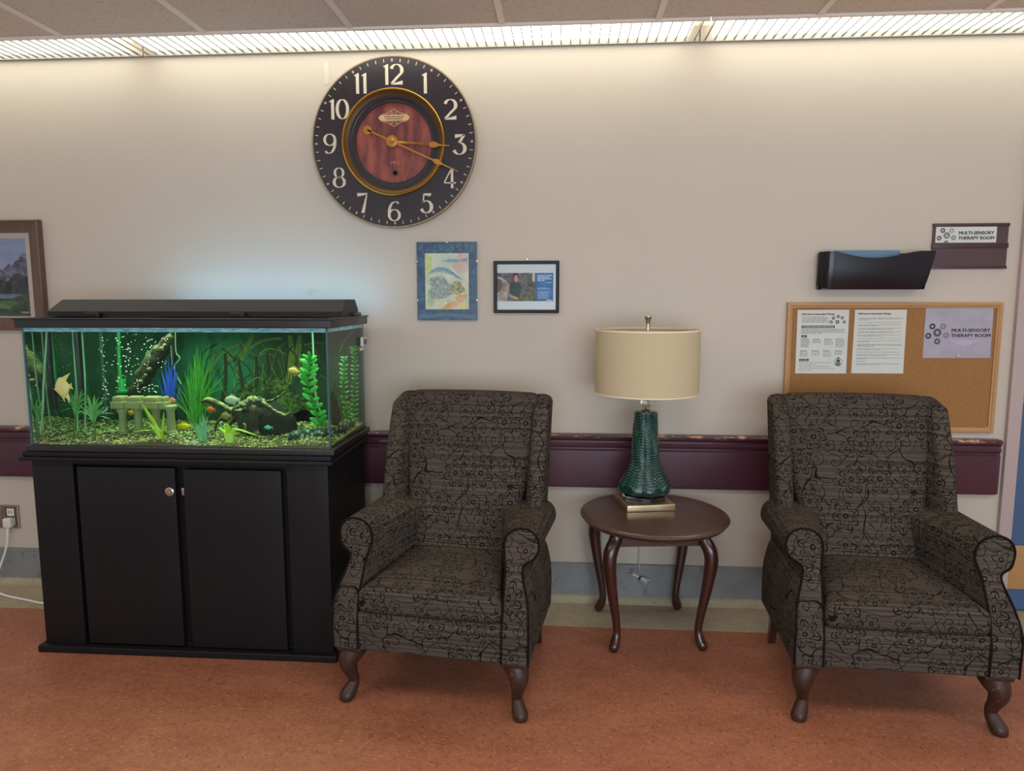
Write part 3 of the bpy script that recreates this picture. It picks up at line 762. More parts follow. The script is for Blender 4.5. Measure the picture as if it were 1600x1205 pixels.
# thin clear panes: mostly see-through with a mirror-like sheen
t = NT('tank_glass'); t.n.remove(t.b)
tp = t.n.new('ShaderNodeBsdfTransparent'); tp.inputs[0].default_value = (.965, .985, .975, 1)
gl = t.n.new('ShaderNodeBsdfGlossy'); gl.inputs[1].default_value = .02
fr = t.n.new('ShaderNodeLayerWeight'); mx = t.n.new('ShaderNodeMixShader')
fac = t.math('MULTIPLY_ADD', t.math('POWER', fr.outputs['Facing'], 5.0), .22, .010)
t.t.links.new(fac, mx.inputs[0]); t.t.links.new(tp.outputs[0], mx.inputs[1]); t.t.links.new(gl.outputs[0], mx.inputs[2]); t.t.links.new(mx.outputs[0], t.out.inputs[0]); M_GLASS = t.m
g0 = .008
A(MB().box((AX0, AYF, .842), (AX1, AYF+g0, 1.30)), 'glass_pane', M_GLASS, smooth=0)
A(MB().box((AX0, AYB-g0, .842), (AX1, AYB, 1.30)), 'glass_pane', M_GLASS, smooth=0)
A(MB().box((AX0, AYF+g0, .842), (AX0+g0, AYB-g0, 1.30)), 'glass_pane', M_GLASS, smooth=0)
A(MB().box((AX1-g0, AYF+g0, .842), (AX1, AYB-g0, 1.30)), 'glass_pane', M_GLASS, smooth=0)
M_SEAM = plain('blue_grey_silicone', rgb(58, 92, 100), .3, var=.1)
for x in (AX0+g0, AX1-g0-.007):
    for y in (AYF+g0, AYB-g0-.006): A(MB().box((x, y, .842), (x+.007, y+.006, 1.30)), 'silicone_seam', M_SEAM)
A(MB().box((AX0+.012, AYF+.012, 1.3235), (AX1-.012, AYB-.012, 1.3275)), 'glass_lid', M_GLASS, smooth=0)
# water: clear surface, green body
t = NT('green_tank_water'); t.n.remove(t.b)
tp = t.n.new('ShaderNodeBsdfTransparent'); gl = t.n.new('ShaderNodeBsdfGlossy'); gl.inputs[1].default_value = .03
fr = t.n.new('ShaderNodeFresnel'); fr.inputs[0].default_value = 1.33; mx = t.n.new('ShaderNodeMixShader')
t.t.links.new(t.math('MAXIMUM', 0.0, t.math('MULTIPLY', t.math('SUBTRACT', fr.outputs[0], .021), 1.02)), mx.inputs[0]); t.t.links.new(tp.outputs[0], mx.inputs[1]); t.t.links.new(gl.outputs[0], mx.inputs[2]); t.t.links.new(mx.outputs[0], t.out.inputs[0])
va = t.n.new('ShaderNodeVolumeAbsorption'); va.inputs[0].default_value = (.40, .90, .46, 1); va.inputs[1].default_value = 1.7
t.t.links.new(va.outputs[0], t.out.inputs['Volume']); M_WATER = t.m
WZ = 1.284
A(MB().box((AX0+g0+.0005, AYF+g0+.0005, .8425), (AX1-g0-.0005, AYB-g0-.0005, WZ)), 'water', M_WATER, smooth=0)
A(MB().box((AX0+g0, AYF+g0, .836), (AX1-g0, AYB-g0, .8424)), 'floor_pane', M_PLASTIC, smooth=0)
# reflection under the water surface, painted as a bright strip along front and side
t = NT('water_line_reflection'); v = t.coord()
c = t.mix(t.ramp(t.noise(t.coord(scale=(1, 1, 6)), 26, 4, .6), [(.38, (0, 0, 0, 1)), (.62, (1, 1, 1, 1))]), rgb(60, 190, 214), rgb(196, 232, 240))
t.base(c); t.set(Roughness=.15, Transmission_Weight=.3, Alpha=.75); M_WREFL = t.m
mn = MB().box((AX0+g0+.001, AYF+g0+.001, WZ+.0005), (AX1-g0-.001, AYF+g0+.004, WZ+.015)).box((AX1-g0-.004, AYF+g0+.004, WZ+.0005), (AX1-g0-.001, AYB-g0-.001, WZ+.015))
A(mn, 'water_reflection_strip', M_WREFL, smooth=0)
# printed backdrop behind the rear pane
t = NT('printed_backdrop'); v = t.coord()
sp2 = t.node('ShaderNodeSeparateXYZ'); t.put(sp2.inputs[0], v)
big = t.noise(v, 4.5, 4, .6); fine = t.noise(t.coord(scale=(1, 1, .45)), 22, 5, .65)
c = t.mix(t.ramp(big, [(.35, (0, 0, 0, 1)), (.65, (1, 1, 1, 1))]), rgb(20, 74, 52), rgb(24, 108, 92))
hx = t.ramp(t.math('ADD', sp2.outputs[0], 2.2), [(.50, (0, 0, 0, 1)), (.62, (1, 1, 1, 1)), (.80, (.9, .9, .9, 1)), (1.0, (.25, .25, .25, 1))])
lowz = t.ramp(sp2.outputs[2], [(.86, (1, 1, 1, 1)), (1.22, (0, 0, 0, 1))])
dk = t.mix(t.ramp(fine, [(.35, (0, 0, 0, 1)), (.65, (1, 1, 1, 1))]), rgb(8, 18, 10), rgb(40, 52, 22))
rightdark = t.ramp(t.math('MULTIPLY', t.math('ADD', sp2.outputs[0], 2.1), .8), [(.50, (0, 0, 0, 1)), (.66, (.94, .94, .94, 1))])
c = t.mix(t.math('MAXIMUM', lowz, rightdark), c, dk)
c = t.mix(t.math('MULTIPLY', t.ramp(t.noise(t.coord(scale=(1, 1, .3)), 30, 3, .6), [(.5, (0, 0, 0, 1)), (.6, (1, 1, 1, 1))]), .55), c, rgb(16, 60, 40))
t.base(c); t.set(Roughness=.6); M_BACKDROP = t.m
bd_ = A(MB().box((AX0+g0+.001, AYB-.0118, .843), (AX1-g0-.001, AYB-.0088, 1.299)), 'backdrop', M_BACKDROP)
# roots, trunks and tall grasses printed on the backdrop
yb = AYB-.0125
M_ROOT = plain('printed_root', rgb(112, 110, 48), .7, var=.45, scale=40)
M_DKROOT = plain('printed_dark_root', rgb(26, 34, 16), .7, var=.4, scale=40)
M_PGRASS = plain('printed_grass', rgb(48, 112, 50), .7, var=.25)
def px_strip(mb, pts, w0, w1, yy=yb):
    P = spline([on_y(px, py, yy) for px, py in pts], 6); n = len(P)
    for q in P: q.x = max(AX0+.024, min(AX1-.024, q.x)); q.z = max(.85, min(1.294, q.z))
    L_ = []; R_ = []
    for i in range(n):
        tt = (P[min(i+1, n-1)]-P[max(i-1, 0)]).normalized(); nn = Vector((-tt.z, 0, tt.x)); w = (w0+(w1-w0)*i/(n-1))/2
        L_.append(P[i]+nn*w); R_.append(P[i]-nn*w)
    mb.add(L_+R_, [(i, i+1, n+i+1, n+i) for i in range(n-1)])
rt = MB()
px_strip(rt, [(395, 524), (385, 545), (372, 575), (365, 610)], .022, .008)
px_strip(rt, [(388, 541), (370, 540), (350, 550), (335, 568), (318, 596)], .012, .006)
px_strip(rt, [(386, 543), (366, 552), (352, 568), (346, 582)], .009, .004)
px_strip(rt, [(390, 545), (405, 535), (425, 530), (440, 529)], .014, .010)
px_strip(rt, [(405, 553), (420, 545), (436, 548), (448, 555)], .007, .004)
px_strip(rt, [(398, 560), (415, 552), (430, 558)], .006, .003)
px_strip(rt, [(453, 524), (455, 550), (452, 580), (447, 610)], .020, .022)
px_strip(rt, [(469, 524), (463, 545), (458, 570), (452, 600)], .018, .014)
px_strip(rt, [(469, 530), (468, 560), (465, 590)], .012, .016)
px_strip(rt, [(475, 540), (490, 536), (510, 536)], .006, .004)
px_strip(rt, [(530, 550), (540, 530), (552, 518)], .008, .006)
A(rt, 'printed_roots', M_ROOT, bd_, 0)
R2 = random.Random(11)
for mt_, nm_, n_, w_ in ((M_ROOT, 'printed_twigs', 26, .004), (M_DKROOT, 'printed_dark_twigs', 46, .007)):
    tw = MB()
    for k in range(n_):
        x = R2.uniform(335, 505); y = R2.uniform(528, 600); l = R2.uniform(18, 60); a = R2.uniform(-.9, .9)
        px_strip(tw, [(x, y), (x+l*math.sin(a)*.7, y+l*.35), (x+l*math.sin(a)*1.1, y+l)], w_*R2.uniform(.6, 1.3), w_*.3, yb-.00012*(k % 2)-(.0002 if nm_ == 'printed_twigs' else 0))
    A(tw, nm_, mt_, bd_, 0)
dr = MB()
for a_, b_ in (((352, 552), (345, 640)), ((372, 560), (378, 650)), ((418, 550), (415, 645)), ((430, 560), (436, 650)), ((400, 556), (394, 640)), ((446, 600), (440, 650)), ((458, 605), (462, 660)), ((325, 580), (312, 640))):
    px_strip(dr, [a_, ((a_[0]+b_[0])/2+4, (a_[1]+b_[1])/2), b_], .012, .024, yb-.0003)
A(dr, 'printed_trunks', M_DKROOT, bd_, 0)
pg = MB()
for k in range(46):
    x = random.choice([random.uniform(172, 262), random.uniform(172, 215), random.uniform(288, 330)]); h = random.uniform(35, 110)
    px_strip(pg, [(x, 662), (x+random.uniform(-4, 6), 662-h*.5), (x+random.uniform(-12, 16), 662-h)], .005, .001, yb-.0006)
A(pg, 'printed_grass', M_PGRASS, bd_, 0)
t = NT('printed_bush'); v = t.coord()
t.base(t.mix(t.ramp(t.noise(v, 55, 4, .7), [(.44, (0, 0, 0, 1)), (.62, (1, 1, 1, 1))]), rgb(14, 20, 10), rgb(96, 104, 46))); t.set(Roughness=.7); M_BUSH = t.m
bu = MB()
for (x, y, r0, r1) in ((458, 640, 40, 26), (430, 602, 22, 14), (388, 615, 18, 12), (480, 655, 26, 14), (540, 640, 16, 28)):
    c0 = on_y(x, y, yb-.0009); k = .0029
    q = [(c0.x+r0*k*math.cos(a)*(1+.12*math.sin(5*a+x)), c0.z+r1*k*math.sin(a)*(1+.12*math.cos(7*a))) for a in [2*math.pi*i/40 for i in range(40)]]
    bu.add([Vector((p[0], yb-.0009, max(.8440, p[1]))) for p in q], [tuple(range(40))])
A(bu, 'printed_bushes', M_BUSH, bd_, 0)
# ---- hood
hx0, hx1 = -2.118, -.886
ho = thing('aquarium_hood', 'black plastic light hood lying on top of the fish tank', 'aquarium hood', ((hx0+hx1)/2, -.32, AZ1))
def H(mb, name, mat):
    p = mb.build(name, mat, ho, 25); p.matrix_parent_inverse = Matrix.Translation((-(hx0+hx1)/2, .32, -AZ1)); return p
hp = [(-.430, 1.3375), (-.430, 1.3585), (-.372, 1.4035), (-.366, 1.4060), (-.240, 1.4060), (-.232, 1.4020), (-.205, 1.3600), (-.205, 1.3375)]
hs = []
for x, s_ in ((hx0, .0), (hx0+.003, .001), (hx1-.003, .001), (hx1, 0)): hs.append([Vector((x+(0.022 if (i in (2, 3, 4, 5) and x < -1.5) else (-.004 if i in (2, 3, 4, 5) else 0)), p[0], p[1])) for i, p in enumerate(hp)])
H(MB().loft(hs), 'hood_shell', M_HOOD)
for px in (145, 372):
    q = on_y(px, 490, -.445)
    H(MB().rbox((q.x-.031, -.462, 1.3375), (q.x+.031, -.429, 1.3555), .003), 'hinge_clip', M_PLASTIC)
H(MB().rbox((hx1-.03, -.30, 1.3375), (-.868, -.22, 1.352), .003), 'end_clip', M_PLASTIC)
area('aquarium_lamp', (-1.40, -.37, 1.321), (-1.40, -.37, 0), 1.05, .24, 6.5, (1.0, 1.0, .86))
area('aquarium_lamp_spill', (-1.32, -.175, 1.372), (-1.32, 0, 1.62), .95, .03, 1.15, (.24, .62, 1.0))
# ---- gravel
def gz(x, y): return .853+.006*math.sin(x*9+y*5)+.004*math.sin(x*23)+.010*max(0, (y+.5))/.35+(.012*max(0, (x+1.05))/.17*max(0, (y+.45)/.3))
t = NT('river_gravel'); at = t.node('ShaderNodeAttribute', attribute_name='tone')
t.base(at.outputs['Color']); t.set(Roughness=.5); M_GRAV = t.m
gv = MB()
x0, x1, y0, y1 = AX0+g0+.002, AX1-g0-.002, AYF+g0+.002, AYB-.0135
nx, ny = 60, 24; gv.cc = rgb(96, 92, 62)
vs = [(x0+(x1-x0)*i/nx, y0+(y1-y0)*j_/ny, gz(x0+(x1-x0)*i/nx, y0+(y1-y0)*j_/ny)-.002) for j_ in range(ny+1) for i in range(nx+1)]
gv.add(vs, [(j_*(nx+1)+i, j_*(nx+1)+i+1, (j_+1)*(nx+1)+i+1, (j_+1)*(nx+1)+i) for j_ in range(ny) for i in range(nx)])
gv.add([(x, y0, z) for x in [x0+(x1-x0)*i/nx for i in range(nx+1)] for z in (.8428, gz(x, y0)-.002)], [(2*i, 2*i+2, 2*i+3, 2*i+1) for i in range(nx)])
gv.add([(x1, y, z) for y in [y0+(y1-y0)*i/ny for i in range(ny+1)] for z in (.8428, gz(x1, y)-.002)], [(2*i, 2*i+2, 2*i+3, 2*i+1) for i in range(ny)])
tones = [rgb(188, 186, 118), rgb(150, 146, 90), rgb(104, 96, 60), rgb(72, 66, 46), rgb(206, 206, 150), rgb(128, 116, 70), rgb(168, 160, 96), rgb(52, 50, 40)]
ph_ = (1+5**.5)/2
ico_v = [Vector(p).normalized() for p in ((-1, ph_, 0), (1, ph_, 0), (-1, -ph_, 0), (1, -ph_, 0), (0, -1, ph_), (0, 1, ph_), (0, -1, -ph_), (0, 1, -ph_), (ph_, 0, -1), (ph_, 0, 1), (-ph_, 0, -1), (-ph_, 0, 1))]
ico_f = [(0,11,5),(0,5,1),(0,1,7),(0,7,10),(0,10,11),(1,5,9),(5,11,4),(11,10,2),(10,7,6),(7,1,8),(3,9,4),(3,4,2),(3,2,6),(3,6,8),(3,8,9),(4,9,5),(2,4,11),(6,2,10),(8,6,7),(9,8,1)]
def pebble(x, y, z, r):
    gv.cc = random.choice(tones); R_ = Matrix.Rotation(random.uniform(0, 6.3), 3, 'Z')
    k = Vector((r*random.uniform(.9, 1.5), r*random.uniform(.8, 1.2), r*random.uniform(.5, .8)))
    gv.add([R_ @ Vector((p.x*k.x, p.y*k.y, p.z*k.z))+Vector((x, y, z)) for p in ico_v], ico_f)
for k in range(5200):
    x = random.uniform(x0+.006, x1-.006); y = random.uniform(y0+.005, y1-.005)
    pebble(x, y, gz(x, y)+random.uniform(-.002, .002), random.uniform(.0034, .0066))
for k in range(650):
    x = random.uniform(x0+.006, x1-.006); pebble(x, y0+.006, random.uniform(.846, gz(x, y0)), random.uniform(.003, .0055))
for k in range(420):
    y = random.uniform(y0+.006, y1-.006); pebble(x1-.006, y, random.uniform(.846, gz(x1, y)), random.uniform(.003, .0055))
tag(gv.build('aquarium_gravel', M_GRAV, None, 60), 'pale yellow-green gravel covering the bottom of the fish tank', 'gravel', None, 'stuff')
# ---- plants
def base_at(px, py):
    p = on_z(px, py, .860); p.y = max(-.60, min(-.17, p.y)); p.z = gz(p.x, p.y)-.004; return p
def tuft(name, label, base, tip_pts, mat, w, depth=.04, cup=.25, stem=None, group=None, start_spread=.01):
    """blades growing from one foot; tip_pts are pixels, each at its own depth"""
    o = thing(name, label, 'aquarium plant', base, 0, group)
    fo = MB()
    for (tx, ty, bend) in tip_pts:
        dy = random.uniform(-depth, depth); y = max(-.608, min(-.165, base.y+dy)); tip = on_y(tx, ty, y)
        b = base+Vector((random.uniform(-1, 1)*start_spread, random.uniform(-1, 1)*start_spread*.7, 0))
        if stem: b = stem+Vector((random.uniform(-1, 1)*.004, random.uniform(-1, 1)*.004, random.uniform(-.02, .01)))
        mid = b.lerp(tip, .5)+Vector((-(tip.x-b.x)*bend, 0, abs(tip.x-b.x)*bend*.9))
        P = spline([b, mid, tip], 5); n = len(P)
        ws = [w*(.55+.9*(i/(n-1))*2 if i < n*.4 else 1.25*(1-((i/(n-1)-.4)/.6)**1.8))+.0003 for i in range(n)]
        ws = [max(.0004, min(w*1.15, q)) for q in ws]
        for q in P: q.x = max(AX0+.018, min(AX1-.018, q.x))
        fo.ribbon(P, ws, (math.cos(random.uniform(-.5, .5)), math.sin(random.uniform(-.8, .8)), 0), cup)
    f = fo.build('foliage', mat, o, 60); f.matrix_parent_inverse = Matrix.Translation(-base)
    if stem:
        sm_ = MB().tube(spline([base, base.lerp(stem, .5)+Vector((.004, 0, 0)), stem], 4), .004, 7).build('stem', M_STEM, o, 60); sm_.matrix_parent_inverse = Matrix.Translation(-base)
    return o
M_STEM = plain('green_stem', rgb(70, 110, 46), .5, var=.15)
M_GR1 = plain('bright_green_blade', rgb(74, 150, 40), .45, var=.35)
M_GR2 = plain('mid_green_leaf', rgb(92, 168, 84), .45, var=.15)
M_GR3 = plain('lime_leaf', rgb(170, 224, 30), .4, var=.12)
M_GR4 = plain('grey_green_leaf', rgb(110, 184, 120), .45, var=.15)
M_BUB = plain('fresh_green_leaf', rgb(54, 172, 60), .38, var=.3, scale=60)
M_BLU = plain('blue_plastic_leaf', rgb(44, 78, 226), .4, var=.2)
b = base_at(308, 668); b.y = -.30; b.x = on_y(305, 655, -.30).x; b.z = gz(b.x, b.y)-.004
tips = []
for k in range(78):
    a = random.gauss(0, 1); tx = 312+a*23; hh = 118-abs(a)*36+random.uniform(-50, 6); tips.append((max(268, min(366, tx)), 657-max(30, hh), .10))
tips += [(328, 536, .05), (320, 548, .05), (332, 560, .02), (305, 555, .05), (294, 560, .08), (280, 585, .1), (276, 600, .15), (352, 585, .12), (360, 600, .15)]
tuft('aquarium_grass_plant', 'tall clump of thin bright green grass blades in the tank behind the lime sprig', b, tips, M_GR1, .0013, .03, .3, start_spread=.030)
def spray(name, label, bp_, sp_px, mat, n, rad, w, y=None):
    b = base_at(*bp_)
    if y is not None: b = on_y(bp_[0], bp_[1], y); b.z = gz(b.x, b.y)-.004
    st = on_y(sp_px[0], sp_px[1], b.y); tips = []
    for k in range(n):
        a = math.radians(-12+204*k/(n-1))+random.uniform(-.12, .12); rr = rad*random.uniform(.75, 1.1); tips.append((sp_px[0]+rr*math.cos(a)*.95, sp_px[1]-rr*math.sin(a)*1.0-(rad*.12), .16))
    for k in range(n//2):
        a = math.radians(random.uniform(40, 140)); rr = rad*random.uniform(.4, .75); tips.append((sp_px[0]+rr*math.cos(a), sp_px[1]-rr*math.sin(a), .05))
    return tuft(name, label, b, tips, mat, w, .03, .3, st)
spray('aquarium_leafy_plant', 'leafy green water plant on a bare stem below the yellow angelfish', (113, 681), (118, 642), M_GR2, 15, 34, .0045)
spray('aquarium_leafy_plant', 'leafy green water plant with drooping blades between angelfish plant and stone ruin', (140, 690), (146, 655), M_GR2, 17, 34, .0045)
spray('aquarium_leafy_plant', 'small dim green plant against the far end pane of the tank', (60, 686), (54, 652), M_GR2, 10, 28, .0030, -.585)
b = base_at(317, 688)
tuft('aquarium_tuft_plant', 'pale grey-green upright tuft in front of the tall grass', b, [(295, 655, .1), (306, 660, .1), (312, 648, .05), (316, 646, .05), (321, 648, .05), (325, 650, .05), (318, 652, .0), (310, 662, .1), (303, 668, .15), (327, 662, .05), (322, 658, 0)], M_GR4, .005, .012, .3)
b = base_at(241, 694); b.y = -.596
tuft('aquarium_lime_plant', 'lime green sprig planted in front of the stone ruin', b, [(221, 630, .02), (256, 643, .08), (228, 648, .02), (205, 676, .22), (232, 660, .05), (241, 660, .0)], M_GR3, .0078, .008, .25)
b = base_at(358, 690); b.y = -.585
tuft('aquarium_lime_plant', 'lime green plant with arching leaves in front of the driftwood', b, [(341, 668, .35), (386, 692, .75), (405, 682, .45), (397, 686, .5), (377, 680, .5), (349, 664, .25), (356, 661, .05), (366, 668, .25)], M_GR3, .0085, .012, .25)
b = on_y(266, 655, -.26); b.z = gz(b.x, b.y)-.004
tuft('aquarium_blue_plant', 'dark blue feathery plastic plant beside the black pipe', b, [(262, 556, .02), (258, 566, .02), (268, 558, .02), (274, 566, .03), (252, 578, .08), (266, 572, 0), (256, 588, .1), (278, 580, .08), (262, 580, 0), (270, 590, 0), (246, 590, .1), (284, 600, .1)], M_BLU, .0050, .02, .3, start_spread=.012)
def bubble_plant(label, path_px, y, n, leaf, group=None):
    P = spline([on_y(a, b_, y) for a, b_ in path_px], 6); base = P[0].copy(); base.z = gz(base.x, base.y)-.003; P[0] = base
    o = thing('aquarium_bubble_plant', label, 'aquarium plant', base)
    f = MB(); L_ = len(P)-1
    for k in range(n):
        u = k/(n-1)*L_; i = min(int(u), L_-1); c = P[i].lerp(P[i+1], u-i)
        for q in range(3):
            a = random.uniform(-.4, .4)+(0, math.pi, 1.5*math.pi)[q]
            d_ = Vector((math.cos(a), math.sin(a)*.5, .45+random.uniform(-.2, .3))).normalized(); s_ = leaf*random.uniform(.8, 1.15)
            nn = Vector((random.uniform(-.35, .35), -1, random.uniform(.1, .7))); nn = (nn-d_*nn.dot(d_)).normalized(); yy2 = nn.cross(d_)
            R_ = Matrix((d_, yy2, nn)).transposed().to_4x4()
            f.ball(c+d_*s_*.95, (s_, s_*.44, s_*.14), 6, R_)
    fo = f.build('foliage', M_BUB, o, 180); fo.matrix_parent_inverse = Matrix.Translation(-base)
    s2 = MB().tube(P, .0025, 7).build('stem', M_STEM, o, 60); s2.matrix_parent_inverse = Matrix.Translation(-base)
bubble_plant('round-leaved bright green plant behind the front pane above the mottled log', [(503, 668), (497, 655), (488, 628), (481, 600), (484, 580), (484, 563)], -.40, 13, .0215)
bubble_plant('shorter round-leaved green plant seen through the end pane', [(546, 663), (541, 640), (538, 610), (537, 585), (538, 560)], -.26, 16, .0115)
bubble_plant('taller round-leaved green plant seen through the end pane', [(554, 661), (554, 630), (555, 600), (554, 570), (553, 545)], -.175, 19, .0105)
# ---- tubes and gear
def tube_thing(name, label, cat, pts, y, r, mat):
    P = spline([on_y(a, b_, y) for a, b_ in pts], 6)
    return tag(MB().tube(P, r, 8).build(name, mat, None, 60), label, cat)
M_AIR = plain('pale_green_tubing', rgb(150, 196, 160), .3, var=.06)
M_PIPEB = plain('black_pipe', rgb(22, 26, 24), .35, var=.1)
M_GPIPE = plain('green_clear_pipe', rgb(40, 150, 84), .25, var=.1)
tube_thing('air_tube', 'long pale air tube hanging at the left end of the tank, ahead of the angelfish', 'tube', [(73, 517), (71, 560), (68, 600), (67, 640), (63, 676)], -.57, .0035, M_AIR)
tube_thing('air_tube', 'thin pale tube added as a reflection line, on the angelfish side of the black heater', 'tube', [(113, 517), (116, 560), (119, 600), (121, 632), (121, 672)], -.43, .0028, M_AIR)
tube_thing('air_tube', 'thin pale tube added as a reflection line, on the bubble side of the black heater', 'tube', [(128, 517), (130, 550), (133, 600), (133, 670)], -.43, .0030, M_AIR)
tube_thing('corner_reflection', 'added black upright heater tube between two thin pale tubes', 'post', [(120, 517), (123, 560), (126, 600), (127, 640)], -.40, .012, M_PIPEB)  # dark bar and its pale tubes, added for the rear corner and its reflection
tube_thing('air_tube', 'pale air tube above the round-leaved plant near the tank corner', 'tube', [(488, 517), (489, 535), (490, 560), (494, 620), (505, 655)], -.33, .0040, M_AIR)
fi = thing('filter_intake', 'green clear filter intake pipe with strainer bulb, above the stone ruin', 'filter pipe', on_y(185, 517, -.26))
fb = on_y(185, 517, -.26)
q1 = MB().tube(spline([on_y(185, 517, -.26), on_y(186, 560, -.26), on_y(188, 592, -.26)], 5), .008, 10).build('pipe', M_GPIPE, fi, 60)
st_ = on_y(190, 592, -.26); sb_ = on_y(191, 609, -.26)
q2 = MB().lathe([(0, 0), (.015, 0), (.0165, -.004), (.0165, -.046), (.024, -.050), (.024, -.058), (0, -.058)], (st_.x, st_.y, st_.z), 18).build('strainer', M_GPIPE, fi, 40)
for q in (q1, q2): q.matrix_parent_inverse = Matrix.Translation(-fb)
pb = thing('uplift_pipe', 'black uplift pipe standing upright in the middle of the tank', 'filter pipe', on_y(271, 517, -.22))
q1 = MB().tube([on_y(270, 517, -.22), on_y(271, 600, -.22), on_y(273, 658, -.22)], .0125, 12).build('pipe', M_PIPEB, pb, 60)
q2 = MB().tube([on_y(266, 518, -.24), on_y(268, 560, -.24), on_y(269, 570, -.24)], .0018, 6).tube(spline([on_y(274, 518, -.24), on_y(275, 550, -.24), on_y(281, 560, -.24), on_y(272, 575, -.24), on_y(283, 600, -.24)], 5), .0022, 6).build('air_line', M_AIR, pb, 60)
for q in (q1, q2): q.matrix_parent_inverse = Matrix.Translation(-on_y(271, 517, -.22))
# ---- wood and stone
t = NT('mossy_toplit_driftwood'); v = t.coord()
c = t.mix(t.noise(v, 30, 5, .7), rgb(28, 21, 17), rgb(82, 72, 52))
gm = t.node('ShaderNodeNewGeometry'); sn = t.node('ShaderNodeSeparateXYZ'); t.put(sn.inputs[0], gm.outputs['Normal'])
moss_lit = t.math('MULTIPLY', t.ramp(sn.outputs[2], [(.25, (0, 0, 0, 1)), (.8, (1, 1, 1, 1))]), t.ramp(t.noise(v, 46, 4, .7), [(.38, (0, 0, 0, 1)), (.58, (1, 1, 1, 1))]))  # moss patches that also carry a painted highlight on upward faces
t.base(t.mix(moss_lit, c, rgb(186, 190, 128))); t.set(Roughness=.8); t.bump(t.noise(v, 60, 4, .7), 1.0, .015); M_DRIFT = t.m
t = NT('dark_stump_wood'); v = t.coord()
t.base(t.mix(t.noise(v, 34, 4, .7), rgb(7, 5, 4), rgb(24, 15, 13))); t.set(Roughness=.85); t.bump(t.noise(v, 60, 4, .7), .8, .01); M_STUMP = t.m
def knobby(mb, pts, rads, y0, n=14, amp=.28):
    P = spline([on_y(p[0], p[1], p[2] if len(p) > 2 else y0) for p in pts], 5); rr = lerp_list(rads, len(P)); secs = []
    for i, p in enumerate(P):
        tt = (P[min(i+1, len(P)-1)]-P[max(i-1, 0)]).normalized(); a = Vector((0, 1, 0)); b_ = tt.cross(a).normalized(); a = b_.cross(tt)
        secs.append([p+(a*math.cos(2*math.pi*k/n)+b_*math.sin(2*math.pi*k/n))*rr[i]*(1+amp*random.uniform(-1, 1)) for k in range(n)])
    mb.loft(secs)
lg = MB(); knobby(lg, [(207, 622), (222, 592), (240, 562), (256, 542), (268, 524)], [.020, .032, .034, .028, .014], -.235)
for k in range(10):
    u = random.random(); c0 = on_y(212+52*u, 612-82*u, -.27); lg.ball(c0, random.uniform(.008, .016), 5)
tag(lg.build('branch_log', M_DRIFT, None, 70), 'mossy branch leaning diagonally up to the black pipe', 'driftwood')
dw = thing('driftwood', 'gnarled arching driftwood with a dark hollow stump, on the tank gravel', 'driftwood', base_at(415, 676))
db = base_at(415, 676)
m1 = MB(); YD = -.40
knobby(m1, [(316, 628, YD+.02), (326, 626), (340, 631), (355, 640), (368, 644), (380, 638), (392, 630), (402, 627), (412, 632)], [.005, .012, .013, .014, .020, .024, .022, .022, .016], YD, 12, .3)
knobby(m1, [(404, 628), (416, 634), (426, 641), (438, 648), (447, 650), (456, 644)], [.016, .011, .009, .010, .009, .004], YD-.05, 10, .3)
knobby(m1, [(408, 630), (422, 627), (436, 620), (446, 611)], [.010, .006, .004, .002], YD+.06, 8, .3)
knobby(m1, [(372, 640), (375, 655), (377, 668), (384, 680)], [.016, .011, .011, .013], YD-.05, 12, .3)
knobby(m1, [(390, 632), (398, 648), (394, 664), (397, 682)], [.018, .022, .024, .028], YD-.02, 12, .3)
knobby(m1, [(384, 636), (370, 650), (358, 664), (352, 674)], [.014, .010, .008, .007], YD+.05, 10, .3)
knobby(m1, [(366, 642), (352, 650), (340, 660), (336, 672)], [.012, .007, .006, .005], YD+.08, 10, .3)
for k in range(16):
    u = random.random(); c0 = on_y(362+50*u, 640-12*u+random.uniform(-3, 5), YD-.02+random.uniform(-.015, .01)); m1.ball(c0, random.uniform(.006, .012), 5)
m1.build('roots', M_DRIFT, dw, 70)
m2 = MB()
secs = []
cst = on_z(430, 672, .86); cst.y = -.35; cst.x = on_y(424, 660, -.35).x
for k, (zz_, rs) in enumerate(((.852, 1.06), (.875, 1.02), (.90, .97), (.925, .93), (.945, .86))):
    secs.append([Vector((cst.x+.096*rs*math.cos(a)*(1+.08*math.sin(3*a+1)+.06*random.uniform(-1, 1)), cst.y+.07*rs*math.sin(a), zz_+(k == 4)*(.022*math.cos(a*2+2.4)+.012*math.sin(5*a)-.022*max(0, -math.sin(a))) + (k == 3)*.006*math.cos(a*2+2.4))) for a in [2*math.pi*i/28 for i in range(28)]])
m2.loft(secs).build('stump', M_STUMP, dw, 70)
for o in dw.children: o.matrix_parent_inverse = Matrix.Translation(-db)
M_MOTT = None
t = NT('mottled_stone'); v = t.coord()
w1 = t.n.new('ShaderNodeTexVoronoi'); t.put(w1.inputs['Vector'], v); w1.inputs['Scale'].default_value = 60
c = t.mix(t.ramp(w1.outputs['Distance'], [(.25, (1, 1, 1, 1)), (.5, (0, 0, 0, 1))]), rgb(40, 56, 50), rgb(150, 186, 150)); t.base(c); t.set(Roughness=.7); t.bump(w1.outputs['Distance'], .6, .01); M_MOTT = t.m
hl = MB(); p0 = on_z(452, 683, .862); p1 = on_z(516, 672, .862); p0.y = -.53; p1.y = -.40
p0 = Vector((on_y(460, 680, -.52).x, -.52, .866)); p1 = Vector((-.922, -.42, .870)); p2 = Vector((-.912, -.28, .874)); secs = []
